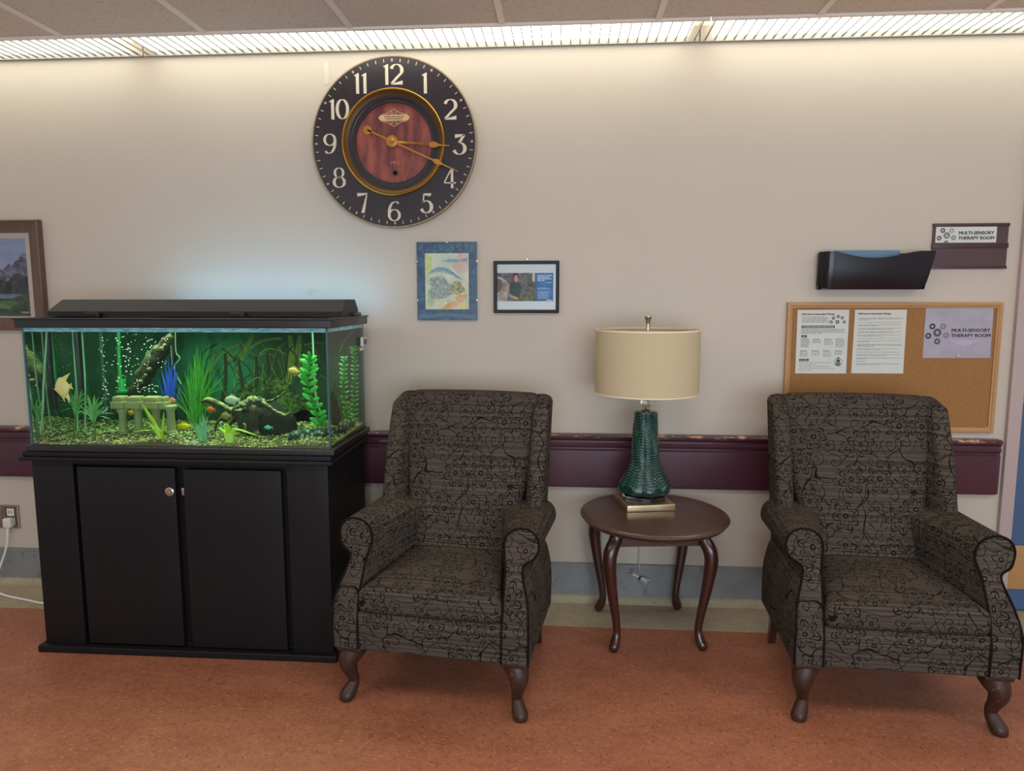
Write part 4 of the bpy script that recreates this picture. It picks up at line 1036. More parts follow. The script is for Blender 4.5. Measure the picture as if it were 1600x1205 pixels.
for i, p in enumerate(spline([p0, p1, p2], 6)):
    secs.append([p+Vector((0, math.cos(a)*.045*(1+.1*random.uniform(-1, 1)), math.sin(a)*.034*(1+.1*random.uniform(-1, 1)))) if False else p+Vector((math.cos(a)*.012-.004, math.cos(a)*.03*(1+.1*random.uniform(-1, 1)), math.sin(a)*.026*(1+.15*random.uniform(-1, 1)))) for a in [2*math.pi*k/16 for k in range(16)]])
hl.loft(secs); tag(hl.build('mottled_log', M_MOTT, None, 70), 'grey-green mottled hollow log lying in the tank corner', 'tank ornament')
sw = MB(); knobby(sw, [(519, 612), (522, 630), (525, 650), (523, 664)], [.006, .014, .019, .018], -.36, 12, .2)
tag(sw.build('wood_stump', M_STUMP, None, 70), 'dark upright stump behind the corner seam of the tank', 'driftwood')
# ruin
t = NT('weathered_ornament_stone'); v = t.coord()
t.base(t.mix(t.noise(v, 26, 5, .7), rgb(126, 124, 84), rgb(176, 172, 124))); t.set(Roughness=.75); t.bump(t.noise(v, 70, 3), .4, .004); M_RUIN = t.m
YR = -.43
ru_p = on_y(225, 674, YR); ru = thing('temple_ruin_ornament', 'small stone temple ruin ornament with broken columns on the gravel', 'tank ornament', (ru_p.x, YR, .855))
def RU(mb, name):
    p = mb.build(name, M_RUIN, ru, 40); p.matrix_parent_inverse = Matrix.Translation((-ru_p.x, -YR, -.855)); return p
tpz = on_y(225, 626, YR).z; bmz = on_y(225, 638, YR).z
for (a_, b_) in ((178, 199), (200, 224), (225, 252), (253, 263)):
    xa, xb = on_y(a_, 630, YR).x, on_y(b_, 630, YR).x
    RU(MB().rbox((xa, YR-.028, bmz), (xb, YR+.028, tpz-.002), .004).rbox((xa+.006, YR-.024, tpz-.003), (xb-.006, YR+.024, tpz+.018), .006), 'lintel_block')
for (cx_, topy, dy) in ((192, 638, -.012), (216, 638, .012), (244, 638, .02), (267, 632, -.012)):
    xx = on_y(cx_, 650, YR+dy).x; zt_ = min(bmz, on_y(cx_, topy, YR).z) if topy > 635 else on_y(cx_, 634, YR).z
    RU(MB().lathe([(0, .852), (.024, .852), (.024, .868), (.0165, .874), (.0150, zt_-.022), (.021, zt_-.012), (.022, zt_), (0, zt_)], (xx, YR+dy, 0), 16), 'column')
RU(MB().rbox((on_y(262, 630, YR).x, YR-.024, on_y(262, 640, YR).z), (on_y(273, 630, YR).x, YR+.024, on_y(262, 633, YR).z), .006), 'broken_capital')
# stones
M_STONE = plain('pale_green_stone', rgb(150, 186, 150), .6, var=.2, scale=60)
M_YST = plain('yellow_stone', rgb(176, 170, 54), .6, var=.15, scale=60)
for (px, py, s_, mt, lab) in ((298, 692, .022, M_STONE, 'flat pale green stone at the front of the gravel'), (214, 691, .014, M_YST, 'small yellow stone on the gravel below the stone ruin'), (168, 693, .016, M_YST, 'small yellow stone at the front pane beside the leafy plant'), (330, 680, .020, plain('brown_stone', rgb(112, 104, 66), .7, var=.2), 'brown stone beside the pale grey-green tuft')):
    p = base_at(px, py); tag(MB().ball(p+Vector((0, 0, .006)), (s_, s_*.6, s_*.45), 8).build('stone', mt, None, 180), lab, 'stone')
# ---- fish
def fish(label, px, py, y, length, hgt, col, face=-1, yaw=0.0, tilt=0.0, cat='fish', angel=False, mat=None):
    c0 = on_y(px, py, y); mb = MB(); secs = []; N = 12
    M_ = Matrix.Translation(c0) @ Matrix.Rotation(yaw, 4, 'Z') @ Matrix.Rotation(tilt, 4, 'Y')
    for i in range(N+1):
        u = i/N; x = (u-.45)*length*.82*(1 if face < 0 else -1)
        prof = math.sin(math.pi*min(1, u*.93+.02))**.75*(1-.35*u) if not angel else math.sin(math.pi*min(1, u*.94+.02))**1.1
        h_ = max(.06*hgt, prof*hgt*.5*1.25); th_ = h_*(.42 if not angel else .2)+.0008
        secs.append([M_ @ Vector((x, th_*math.cos(a), h_*math.sin(a))) for a in [2*math.pi*k/12 for k in range(12)]])
    mb.loft(secs)
    sgn = 1 if face < 0 else -1
    def fin(pts, th=.0010):
        vs = [M_ @ Vector((p[0]*sgn*length, th*s_, p[1]*hgt)) for s_ in (1, -1) for p in pts]; n = len(pts)
        mb.add(vs, [tuple(range(n)), tuple(reversed(range(n, 2*n)))]+[(i, n+i, n+(i+1) % n, (i+1) % n) for i in range(n)])
    if angel:
        fin([(.38, .06), (.55, .20), (.52, 0), (.56, -.2), (.38, -.06)])
        fin([(-.02, .48), (.18, .62), (.62, .80), (.34, .42), (.20, .25)])
        fin([(.02, -.50), (.16, -.70), (.22, -.98), (.30, -.60), (.26, -.28)])
        fin([(-.12, -.46), (-.06, -.60), (.0, -.86), (.02, -.60), (-.02, -.45)])
    else:
        fin([(.34, .10), (.56, .42), (.50, 0), (.56, -.42), (.34, -.10)]); fin([(-.12, .50), (.02, .76), (.20, .62), (.20, .34)]); fin([(.04, -.44), (.14, -.70), (.24, -.52), (.22, -.28)])
    f = tag(mb.build('fish', mat or plain('fish_scales', col, .35, var=.2, scale=90), None, 60), label, cat)
    ex = -.31*length*sgn if not angel else -.30*length*sgn
    e = MB()
    for s_ in (-1, 1): e.ball(M_ @ Vector((ex, s_*hgt*(.11 if not angel else .06), hgt*.08)), length*.028+.0006, 6)
    e.build('eye', M_PLASTIC, f, 180)
    return f
t = NT('yellow_angelfish_scales'); v = t.coord(); sp3 = t.node('ShaderNodeSeparateXYZ'); t.put(sp3.inputs[0], v)
t.base(t.mix(t.noise(v, 24, 3), rgb(244, 232, 160), rgb(236, 206, 96))); t.set(Roughness=.35); M_ANG = t.m
fish('yellow angelfish with long trailing fins near the left end pane', 96, 606, -.585, .074, .066, None, -1, .15, -.15, 'fish', True, M_ANG)
fish('orange fish hovering at the broken end of the stone ruin', 269, 626, -.40, .044, .021, rgb(214, 120, 40), 1, .1, .1)
fish('orange fish swimming just under the driftwood tip', 328, 640, -.42, .044, .023, rgb(206, 100, 36), -1, -.1, 0)
fish('tan fish hovering above the arching lime plant', 352, 650, -.44, .048, .027, rgb(150, 126, 60), -1, .1, 0)
fish('silvery fish swimming over the top of the driftwood', 361, 625, -.44, .074, .032, rgb(186, 190, 170), -1, .05, 0)
fish('tan fish swimming in open water below the printed trunks', 458, 580, -.36, .060, .030, rgb(190, 150, 84), -1, .1, .18)
fish('yellow fish resting on the gravel beside the pale tuft', 286, 667, -.40, .075, .030, rgb(226, 186, 20), -1, .1, -.1)
fish('small gold fish swimming under the stone ruin', 206, 645, -.38, .030, .020, rgb(230, 170, 40), 1, .1, .2)
fish('turquoise fish lying in front of the dark hollow stump', 418, 668, -.47, .040, .014, rgb(96, 196, 160), -1, .0, 0)
fish('slim yellow fish low in the rear corner by the end pane', 556, 656, -.17, .044, .015, rgb(204, 190, 70), 1, .6, -.5)
# ---- bubbles
t = NT('air_bubble'); t.base((.9, 1, .96, 1)); t.set(Roughness=.1, Specular_IOR_Level=1.0); M_AIRB = t.m
bb = MB()
def bub(px, py, y, r): bb.ball(on_y(px, py, y), (r*1.0, r*.8, r*.6), 5)
for k in range(60):
    py = random.uniform(524, 664); bub(162+(py-520)*.01+random.gauss(0, 3.5), py, -.48+random.uniform(-.04, .04), random.uniform(.0014, .0034))
for k in range(60):
    py = random.uniform(520, 610); bub(195+random.gauss(0, 9), py, -.40+random.uniform(-.06, .06), random.uniform(.0014, .0036))
for k in range(40):
    bub(random.uniform(200, 262), random.uniform(518, 575), -.45+random.uniform(-.06, .06), random.uniform(.0014, .0038))
for k in range(22): bub(random.uniform(215, 250), random.uniform(600, 614), -.40, random.uniform(.0018, .0036))
for k in range(24): bub(random.uniform(44, 110), random.uniform(520, 580), -.45, random.uniform(.0008, .0018))
tag(bb.build('air_bubbles', M_AIRB, None, 180), 'stream of tiny white air bubbles rising through the tank water', 'air bubbles', None, 'stuff')
# ---- clip thermometer on end pane
tc = on_y(566, 535, -.19)
th = thing('tank_thermometer', 'small thermometer clipped on the end pane of the tank near the wall', 'thermometer', (AX1, -.19, 1.22))
def TH(mb, name, mat):
    p = mb.build(name, mat, th, 30); p.matrix_parent_inverse = Matrix.Translation((-AX1, .19, -1.22)); return p
TH(MB().rbox((AX1+.001, -.225, 1.205), (AX1+.014, -.165, 1.245), .004), 'case', plain('grey_case', rgb(170, 176, 172), .4))
TH(MB().rbox((AX1+.0141, -.215, 1.214), (AX1+.0152, -.175, 1.236), .0004), 'display', plain('dark_display', rgb(64, 40, 44), .3))
TH(MB().box((AX1+.0006, -.235, 1.188), (AX1+.0016, -.175, 1.200)), 'sticker', M_WHITE)
# ------------------------------------------------------------------ wall pictures
# mountain painting at the left edge
mp_ = thing('mountain_painting', 'mountain landscape painting in a wide brown wood frame, cut by the left edge', 'painting', (-2.80, 0, 1.515))
PX0, PX1, PZ0, PZ1 = -3.17, -2.434, 1.262, 1.772
def PP(mb, name, mat, par=mp_, smooth=30):
    p = mb.build(name, mat, par, smooth)
    if par is mp_: p.matrix_parent_inverse = Matrix.Translation((2.80, 0, -1.515))
    return p
def mould(mb, x0, x1, z0, z1, prof):
    """picture-frame moulding; prof = (inset from the outer edge, depth)"""
    loops = [[Vector((x0+i, -d, z0+i)), Vector((x1-i, -d, z0+i)), Vector((x1-i, -d, z1-i)), Vector((x0+i, -d, z1-i))] for i, d in prof]
    mb.loft(loops+[loops[0]], True, False); return mb
PP(mould(MB(), PX0, PX1, PZ0, PZ1, [(0, .002), (0, .034), (.004, .038), (.012, .034), (.045, .020), (.058, .017), (.058, .002)]), 'frame', M_FRAMEW)
M_LINEN = plain('linen_liner', rgb(176, 162, 152), .8, var=.08, scale=150)
PP(mould(MB(), PX0+.058, PX1-.058, PZ0+.058-.02, PZ1-.058+.02-.02, [(0, .004), (0, .013), (.026, .010), (.026, .004)]), 'liner', M_LINEN)
ix0, ix1, iz0, iz1 = PX0+.084, PX1-.084, 1.328, 1.716
t = NT('painted_sky'); v = t.coord()
t.base(t.mix(t.noise(t.coord(scale=(1, 1, 3)), 9, 4), rgb(98, 112, 148), rgb(150, 158, 178))); t.set(Roughness=.5); M_SKYP = t.m
cv = PP(MB().box((ix0-.002, -.008, iz0-.002), (ix1+.002, -.004, iz1+.002)), 'canvas', M_SKYP)
fm = flat(-.0081)
def area_poly(pts, d, name, mat): PP(MB().add([fm(x, z, d) for x, z in pts], [tuple(range(len(pts)))]), name, mat, cv, 0)
def paintmat(name, c0, c1, sc_=(1, 1, 1), k=20):
    t = NT(name); t.base(t.mix(t.ramp(t.noise(t.coord(scale=sc_), k, 4, .65), [(.38, (0, 0, 0, 1)), (.64, (1, 1, 1, 1))]), c0, c1)); t.set(Roughness=.5); return t.m
ridge = [(ix1, 1.620), (-2.535, 1.622), (-2.548, 1.610), (-2.56, 1.592), (-2.575, 1.585), (-2.59, 1.566), (-2.61, 1.572), (-2.64, 1.545), (-2.70, 1.56), (-2.78, 1.60), (-2.86, 1.55), (-2.95, 1.57), (ix0, 1.53)]
area_poly(ridge+[(ix0, 1.45), (ix1, 1.45)], .0004, 'mountain_ridge', paintmat('painted_mountain', rgb(52, 50, 64), rgb(116, 112, 130), (1, 1, 1.6), 26))
area_poly([(ix1, 1.515), (-2.54, 1.512), (-2.56, 1.53), (-2.59, 1.52), (-2.62, 1.49), (-2.7, 1.51), (-2.8, 1.50), (-2.95, 1.52), (ix0, 1.50), (ix0, 1.40), (ix1, 1.40)], .0008, 'dark_slope', paintmat('painted_forest', rgb(34, 38, 38), rgb(66, 72, 70), (2, 1, .7), 24))
area_poly([(ix1, 1.43), (-2.60, 1.43), (-2.7, 1.44), (ix0, 1.43), (ix0, iz0), (ix1, iz0)], .0012, 'foreground', paintmat('painted_meadow', rgb(36, 44, 38), rgb(70, 86, 62), (1, 1, 2), 18))
area_poly([(-2.545, 1.428), (-2.60, 1.432), (-2.8, 1.436), (ix0, 1.43), (ix0, 1.41), (-2.8, 1.408), (-2.60, 1.412)], .0016, 'lake', paintmat('painted_lake', rgb(72, 86, 104), rgb(110, 122, 136), (1, 1, 3), 18))
area_poly([(-2.575, 1.39), (-2.62, 1.40), (-2.8, 1.40), (ix0, 1.39), (ix0, 1.36), (-2.62, 1.362)], .0014, 'grass', paintmat('painted_grass', rgb(58, 84, 50), rgb(88, 112, 72), (1, 1, 3), 18))
sg_ = MB(); fs_ = flat(-.0081)
xs = [-2.562+.0012*i for i in range(34)]
stroke(sg_, [(x, 1.3455+.0035*math.sin(i*1.1)+.0025*math.sin(i*2.3)) for i, x in enumerate(xs)], .0012, .0012, 0, 0, 1, 1, .0020, fs_)
PP(sg_, 'signature', M_WHITE, cv, 0)
# fish painting in a frameless glass clip
fp = thing('fish_drawing', 'pastel fish drawing on a blue mat under clipped glass, below the clock', 'picture', (-.53, 0, 1.485))
def FP(mb, name, mat, par=None, smooth=0):
    p = mb.build(name, mat, par or fp, smooth)
    if par is None: p.matrix_parent_inverse = Matrix.Translation((.53, 0, -1.485))
    return p
fx0, fx1, fz0, fz1 = -.668, -.397, 1.312, 1.660
t = NT('batik_blue_mat'); v = t.coord()
c = t.mix(t.ramp(t.noise(v, 40, 5, .7), [(.40, (0, 0, 0, 1)), (.66, (1, 1, 1, 1))]), rgb(28, 58, 88), rgb(62, 98, 116))
t.base(c); t.set(Roughness=.35, Coat_Weight=.6, Coat_Roughness=.05); M_MAT = t.m
FP(MB().box((fx0, -.014, fz0), (fx1, -.002, fz1)), 'blue_mat', M_MAT, None, 30)
wv = MB(); yy_ = flat(-.0141)
for dz in (.010, .016, .022):
    stroke(wv, [(fx0+.008+(fx1-fx0-.016)*i/24, fz0+dz+.010*math.exp(-((i-12)/5)**2)) for i in range(25)], .0022, .0022, 0, 0, 1, 1, .0004, yy_)
for i in range(30):
    x = fx0+.01+(fx1-fx0-.02)*random.random(); z = fz1-random.uniform(.012, .05); ring(wv, x, z, .0035, .0046, yy_, .0004, 10)
FP(wv, 'mat_pattern', plain('pale_blue_line', rgb(104, 140, 156), .5, var=.1))
dx0, dx1, dz0, dz1 = fx0+.037, fx1-.037, fz0+.049, fz1-.050
M_PAP = paintmat('pastel_paper', rgb(176, 190, 168), rgb(206, 206, 180), (1, 1, 1), 16)
sh_ = FP(MB().box((dx0, -.0152, dz0), (dx1, -.0141, dz1)), 'drawing_sheet', M_PAP, None, 30)
fd = flat(-.0152)
def blob(cx, cz, rx, rz, rot, d, name, mat, wob=.12, seed=0):
    R_ = random.Random(seed); p1, p2 = R_.uniform(0, 6), R_.uniform(0, 6); pts = []
    for i in range(36):
        a = 2*math.pi*i/36; k = 1+wob*math.sin(3*a+p1)+wob*.6*math.sin(5*a+p2); x, z = rx*k*math.cos(a), rz*k*math.sin(a)
        pts.append((max(dx0+.001, min(dx1-.001, cx+x*math.cos(rot)-z*math.sin(rot))), max(dz0+.001, min(dz1-.001, cz+x*math.sin(rot)+z*math.cos(rot)))))
    FP(MB().add([fd(x, z, d) for x, z in pts], [tuple(range(36))]), name, mat, sh_)
dw_, dh_ = dx1-dx0, dz1-dz0
def D(u, v_): return dx0+u*dw_, dz0+(1-v_)*dh_
blob(*D(.06, .2), .018, .05, 0, .0003, 'colour_patch', paintmat('pastel_lime', rgb(176, 188, 112), rgb(194, 202, 140)), .15, 1)
blob(*D(.82, .24), .034, .030, .2, .0003, 'colour_patch', paintmat('pastel_pink', rgb(188, 158, 154), rgb(200, 184, 166)), .12, 2)
blob(*D(.85, .05), .024, .014, 0, .0003, 'colour_patch', paintmat('pastel_rose', rgb(186, 158, 154), rgb(200, 178, 166)), .1, 3)
blob(*D(.36, .62), .058, .050, -.2, .0004, 'rock', paintmat('crayon_grey', rgb(116, 132, 132), rgb(170, 180, 166), (1, 1, 1), 60), .18, 4)
blob(*D(.74, .62), .030, .030, .3, .0005, 'rock', paintmat('crayon_olive', rgb(112, 120, 86), rgb(182, 180, 132), (1, 1, 1), 70), .15, 5)
blob(*D(.58, .93), .036, .014, .35, .0006, 'coral', paintmat('crayon_orange', rgb(202, 140, 84), rgb(206, 178, 124)), .12, 6)
blob(*D(.82, .80), .026, .018, .45, .0006, 'coral', paintmat('crayon_amber', rgb(200, 134, 88), rgb(208, 176, 126)), .15, 7)
blob(*D(.88, .93), .022, .012, .3, .0006, 'coral', paintmat('crayon_yellow', rgb(196, 184, 96), rgb(208, 200, 128)), .15, 8)
blob(*D(.12, .80), .016, .040, .1, .00025, 'colour_patch', paintmat('pastel_green', rgb(150, 178, 132), rgb(180, 198, 152)), .15, 9)
M_BLUC = paintmat('crayon_blue', rgb(104, 136, 158), rgb(156, 178, 182), (1, 1, 4), 40)
def dfish(pts_top, pts_bot, d, name):
    q = [D(*p) for p in pts_top]+[D(*p) for p in reversed(pts_bot)]; FP(MB().add([fd(x, z, d) for x, z in q], [tuple(range(len(q)))]), name, M_BLUC, sh_)
dfish([(.06, .38), (.16, .28), (.30, .235), (.46, .25), (.60, .30), (.72, .38), (.84, .46)], [(.06, .385), (.16, .35), (.30, .33), (.46, .34), (.60, .38), (.72, .43), (.83, .47)], .0008, 'drawn_fish')
dfish([(.38, .14), (.52, .105), (.66, .10), (.80, .115), (.90, .10), (.97, .07)], [(.38, .15), (.52, .155), (.66, .16), (.80, .15), (.90, .15), (.96, .16)], .0008, 'drawn_fish')
dl = MB()
stroke(dl, [D(.14, .34), D(.30, .27), D(.46, .285), D(.60, .335), D(.80, .45)], .0018, .0018, 0, 0, 1, 1, .0010, fd)
for k in range(60):
    u, v_ = random.uniform(.1, .6), random.uniform(.42, .85); a = random.uniform(0, 3.1); l = random.uniform(.02, .07)
    stroke(dl, [D(u, v_), D(u+l*math.cos(a)*.6, v_+l*math.sin(a)*.5), D(u+l*math.cos(a), v_+l*math.sin(a)*.6)], .0008, .0008, 0, 0, 1, 1, .0009, fd)
FP(dl, 'crayon_lines', plain('slate_crayon', rgb(70, 90, 104), .7), sh_)
for (x, z) in (((fx0+fx1)/2, fz1), (fx0, fz0+.09), (fx0, fz1-.085), (fx1, fz0+.09), (fx1, fz1-.085)):
    FP(MB().rbox((x-.004, -.018, z-.004), (x+.004, -.0142, z+.004), .001), 'glass_clip', M_CHROME, None, 30)
# framed poster with a photo
fr_ = thing('framed_poster', 'small black framed poster showing a person beside a blue text panel', 'picture', (-.175, 0, 1.46))
def FQ(mb, name, mat, par=None, smooth=0):
    p = mb.build(name, mat, par or fr_, smooth)
    if par is None: p.matrix_parent_inverse = Matrix.Translation((.175, 0, -1.46))
    return p
qx0, qx1, qz0, qz1 = -.321, -.030, 1.345, 1.575
FQ(mould(MB(), qx0, qx1, qz0, qz1, [(0, .002), (0, .020), (.003, .022), (.013, .021), (.0145, .018), (.0145, .002)]), 'frame', plain('black_frame', rgb(12, 11, 12), .4, spec=.25), None, 30)
M_SHEET = plain('grey_white_sheet', rgb(160, 161, 156), .3, var=.04, coat=.5)
ps = FQ(MB().box((qx0+.0145, -.012, qz0+.0145), (qx1-.0145, -.004, qz1-.0145)), 'poster_sheet', M_SHEET, None, 30)
fq = flat(-.0121)
sx0, sx1 = qx0+.0145, qx1-.0145; sz0, sz1 = qz0+.0145, qz1-.0145
def Q(u, v_): return sx0+(u-.0)*(sx1-sx0), sz1-v_*(sz1-sz0)
def rect(u0, v0, u1, v1, d, name, mat): a, b_ = Q(u0, v0), Q(u1, v1); return FQ(MB().add([fq(x, z, d) for x, z in ((a[0], a[1]), (a[0], b_[1]), (b_[0], b_[1]), (b_[0], a[1]))], [(0, 1, 2, 3)]), name, mat, ps)
rect(0, .19, .66, .81, .0003, 'photo_background', paintmat('photo_room', rgb(46, 46, 48), rgb(104, 102, 100), (1, 1, 1), 40))
rect(.60, .19, .645, .38, .0005, 'photo_column', plain('photo_cream', rgb(176, 164, 140), .4))
def qpoly(pts, d, name, mat): FQ(MB().add([fq(*Q(*p), d) for p in pts], [tuple(range(len(pts)))]), name, mat, ps)
qpoly([(0, .26), (.10, .30), (.22, .44), (.20, .60), (.16, .81), (0, .81)], .0006, 'photo_pillow', paintmat('photo_pillow_tone', rgb(120, 112, 104), rgb(176, 168, 158), (1, 1, 1), 30))
qpoly([(.0, .30), (.07, .34), (.10, .46), (.05, .60), (0, .62)], .0008, 'photo_chair', plain('photo_brown', rgb(92, 78, 62), .5, var=.2))
qpoly([(.24, .81), (.46, .66), (.60, .55), (.645, .58), (.655, .81)], .0006, 'photo_greenery', paintmat('photo_green', rgb(52, 62, 42), rgb(110, 116, 78), (1, 1, 1), 60))
qpoly([(.20, .62), (.215, .50), (.24, .40), (.28, .365), (.33, .39), (.38, .41), (.41, .50), (.40, .62), (.38, .72), (.26, .70)], .0009, 'photo_shirt', paintmat('photo_shirt_tone', rgb(28, 44, 48), rgb(46, 66, 66)))
qpoly([Q_ for Q_ in [(.325+.045*math.cos(2*math.pi*i/20), .285-.095*math.sin(2*math.pi*i/20)) for i in range(20)]], .0010, 'photo_hair', plain('photo_hair', rgb(40, 30, 28), .6))
qpoly([(.325+.034*math.cos(2*math.pi*i/20), .315-.080*math.sin(2*math.pi*i/20)) for i in range(20)], .0012, 'photo_face', plain('photo_skin', rgb(188, 138, 112), .5))
qpoly([(.20, .62), (.24, .68), (.34, .72), (.37, .78), (.30, .77), (.22, .71)], .0012, 'photo_arm', plain('photo_skin_tone', rgb(180, 136, 112), .5))
qpoly([(.115, .53), (.15, .50), (.18, .54), (.15, .58)], .0012, 'photo_hand', plain('photo_skin_warm', rgb(176, 118, 100), .5))
ft = MB()
for u in (.312, .338): ft.add([fq(*Q(u+.005*math.cos(2*math.pi*i/8), .30-.009*math.sin(2*math.pi*i/8)), .0014) for i in range(8)], [tuple(range(8))])
ft.add([fq(*Q(u, v_), .0014) for u, v_ in ((.314, .352), (.336, .352), (.333, .362), (.317, .362))], [(0, 1, 2, 3)])
FQ(ft, 'photo_features', plain('photo_dark_line', rgb(84, 46, 42), .5), ps)
rect(.66, .19, .955, .81, .0003, 'blue_panel', paintmat('poster_blue', rgb(28, 84, 142), rgb(52, 112, 164), (1, 1, 1), 14))
wl = MB()
def bar(mb, u0, v0, u1, h_, fn, d, Qf):
    a, b_ = Qf(u0, v0-h_/2), Qf(u1, v0+h_/2); mb.add([fn(x, z, d) for x, z in ((a[0], a[1]), (a[0], b_[1]), (b_[0], b_[1]), (b_[0], a[1]))], [(0, 1, 2, 3)])
def words_row(mb, u0, u1, v0, h_, fn, d, Qf, wl_=.03, gap=.008):
    u = u0
    while u < u1-.004:
        l = min(u1-u, wl_*random.uniform(.5, 1.4)); bar(mb, u, v0, u+l, h_, fn, d, Qf); u += l+gap
for v_, u1 in ((.250, .94), (.285, .90), (.320, .93), (.355, .81)): words_row(wl, .685, u1, v_, .018, fq, .0006, Q, .06, .010)
words_row(wl, .84, .93, .405, .012, fq, .0006, Q, .05)
for v_ in (.52, .545, .60, .625, .65, .675, .70, .725, .75): words_row(wl, .69, random.uniform(.86, .93), v_, .007, fq, .0006, Q, .05)
bar(wl, .845, .79, .93, .022, fq, .0006, Q)
for k in range(3): bar(wl, .855+.02*k, .08, .866+.02*k, .13, fq, .0006, Q)
FQ(wl, 'lettering', plain('pale_print', rgb(190, 206, 216), .5), ps)
tag(MB().tube([(-.172, -.001, 1.583), (-.172, -.006, 1.583)], .0035, 8).build('picture_nail', M_CHROME), 'small nail in the wall just above the black framed poster', 'nail')
# ------------------------------------------------------------------ right-hand wall
PCT = dict()
M_MAR = plain('maroon_plastic', rgb(62, 27, 37), .35, var=.05)
M_MAR2 = plain('maroon_panel', rgb(76, 48, 50), .4, var=.05)
M_PAPER = plain('white_paper', rgb(204, 204, 194), .7, var=.02)
M_BLK = plain('black_print', rgb(24, 22, 28), .6, var=.03)
M_GREY = plain('grey_print', rgb(118, 120, 118), .7, var=.05)
M_MIDG = plain('slate_print', rgb(78, 74, 86), .6, var=.05)
M_PALEG = plain('pale_grey_print', rgb(150, 146, 154), .6, var=.05)
sgn = thing('room_sign', 'maroon wall sign holder with paper strip lettered MULTI-SENSORY THERAPY ROOM', 'sign', (1.705, 0, 1.629))
def SG(mb, name, mat, par=None, smooth=30):
    p = mb.build(name, mat, par or sgn, smooth)
    if par is None: p.matrix_parent_inverse = Matrix.Translation((-1.705, 0, -1.629))
    return p
SG(MB().box((1.554, -.008, 1.537), (1.859, -.001, 1.722)), 'backing', M_MAR2)
SG(MB().rbox((1.552, -.013, 1.711), (1.861, -.001, 1.724), .001).rbox((1.552, -.013, 1.621), (1.861, -.001, 1.641), .001).rbox((1.552, -.013, 1.534), (1.861, -.001, 1.546), .001), 'rails', M_MAR)
pa = SG(MB().box((1.563, -.0125, 1.6435), (1.809, -.0081, 1.7095)), 'paper_strip', M_PAPER)
def logo(mb_dark, mb_mid, mb_pale, cx, cz, s, fn, d, clip=None):
    spots = [(-.52, .52, .25, 0), (.40, .50, .25, 2), (-.84, -.28, .25, 0), (-.08, 0, .34, 1), (.62, -.24, .25, 1), (-.10, -.76, .25, 1)]
    for (u, v_, r, k) in spots:
        mb = (mb_dark, mb_mid, mb_pale)[k]
        if clip and (cz+v_*s+r*s > clip[1] or cz+v_*s-r*s < clip[0]):
            pts = [(x, max(clip[0], min(clip[1], z))) for x, z in circ(cx+u*s, cz+v_*s, r*s, 24)]
            mb.add([fn(x, z, d) for x, z in pts], [tuple(range(24))])
        else: ring(mb, cx+u*s, cz+v_*s, r*s*.42, r*s, fn, d, 24)
    mb_mid.add([fn(x, z, d+.0002) for x, z in circ(cx-.08*s, cz+.03*s, .075*s, 12, 1.3)], [tuple(range(12))])
fsn = flat(-.0126); A_, B_, C_ = MB(), MB(), MB()
logo(A_, B_, C_, 1.611, 1.674, .040, fsn, .0003, (1.644, 1.709))
SG(A_, 'logo_dark_rings', M_MIDG, pa, 0); SG(B_, 'logo_grey_rings', M_GREY, pa, 0); SG(C_, 'logo_pale_ring', M_PALEG, pa, 0)
text_mesh('lettering', 'MULTI-SENSORY\nTHERAPY ROOM', .0185, M_BLK, pa, lambda u, v_, d: Vector((1.655+u, -.0127-d, 1.678+v_)), 'LEFT', 1.05, .00045)
# wall file pocket
wf = thing('wall_file_pocket', 'black plastic wall pocket holding papers, above the cork board', 'wall pocket', (1.29, 0, 1.53))
def WF(mb, name, mat, smooth=30):
    p = mb.build(name, mat, wf, smooth); p.matrix_parent_inverse = Matrix.Translation((-1.29, 0, -1.53)); return p
def pocket_top(u): return 1.606-.028*max(0, math.sin(math.pi*max(0, min(1, (u-.12)/.76))))
pk = MB(); n = 28; vs = []
for side, yy in ((0, -.088), (1, -.084)):
    for i in range(n+1):
        u = i/n; xa = 1.078+u*.425
        slant = .0
        for k in range(7):
            w_ = k/6; zb = 1.447; zt_ = pocket_top(u)
            x = xa+(.030*w_*max(0, (u-.80)/.20) if True else 0)
            z = zb+(zt_-zb)*w_; rc = .016
            if u < .035: z = max(z, zb+rc*(1-u/.035)) if k == 0 else z
            if u > .965: z = max(z, zb+rc*(u-.965)/.035) if k == 0 else z
            yb_ = yy+(.018*(1-w_)**2 if True else 0)+(.05*max(0, 1-u/.06)**2)
            vs.append(Vector((x, yb_, z)))
fs = []
for sd in (0, 1):
    o_ = sd*(n+1)*7
    for i in range(n):
        for k in range(6):
            q = (o_+i*7+k, o_+(i+1)*7+k, o_+(i+1)*7+k+1, o_+i*7+k+1); fs.append(q if sd == 0 else tuple(reversed(q)))
for i in range(n): fs.append((i*7+6, (i+1)*7+6, (n+1)*7+(i+1)*7+6, (n+1)*7+i*7+6))
pk.add(vs, fs)
M_POCK = plain('glossy_dark_pocket', rgb(26, 17, 21), .22, var=.1, spec=.35)
WF(pk, 'front_panel', M_POCK, 50)
bk = MB().box((1.084, -.006, 1.447), (1.515, -.001, 1.600)).box((1.085, -.070, 1.447), (1.500, -.002, 1.452))
bk.add([Vector(p) for p in ((1.080, -.042, 1.447), (1.080, -.042, 1.604), (1.083, -.002, 1.60), (1.083, -.002, 1.447))], [(0, 1, 2, 3)])
bk.add([Vector(p) for p in ((1.503, -.070, 1.447), (1.530, -.086, 1.604), (1.516, -.002, 1.60), (1.503, -.002, 1.447))], [(0, 1, 2, 3)])
WF(bk, 'back_panel', M_POCK)
tag(MB().box((1.142, -.034, 1.4525), (1.412, -.027, 1.6115)).build('paper_folder', plain('blue_grey_folder', rgb(94, 126, 150), .6)), 'blue-grey folder standing in the black wall pocket', 'folder')
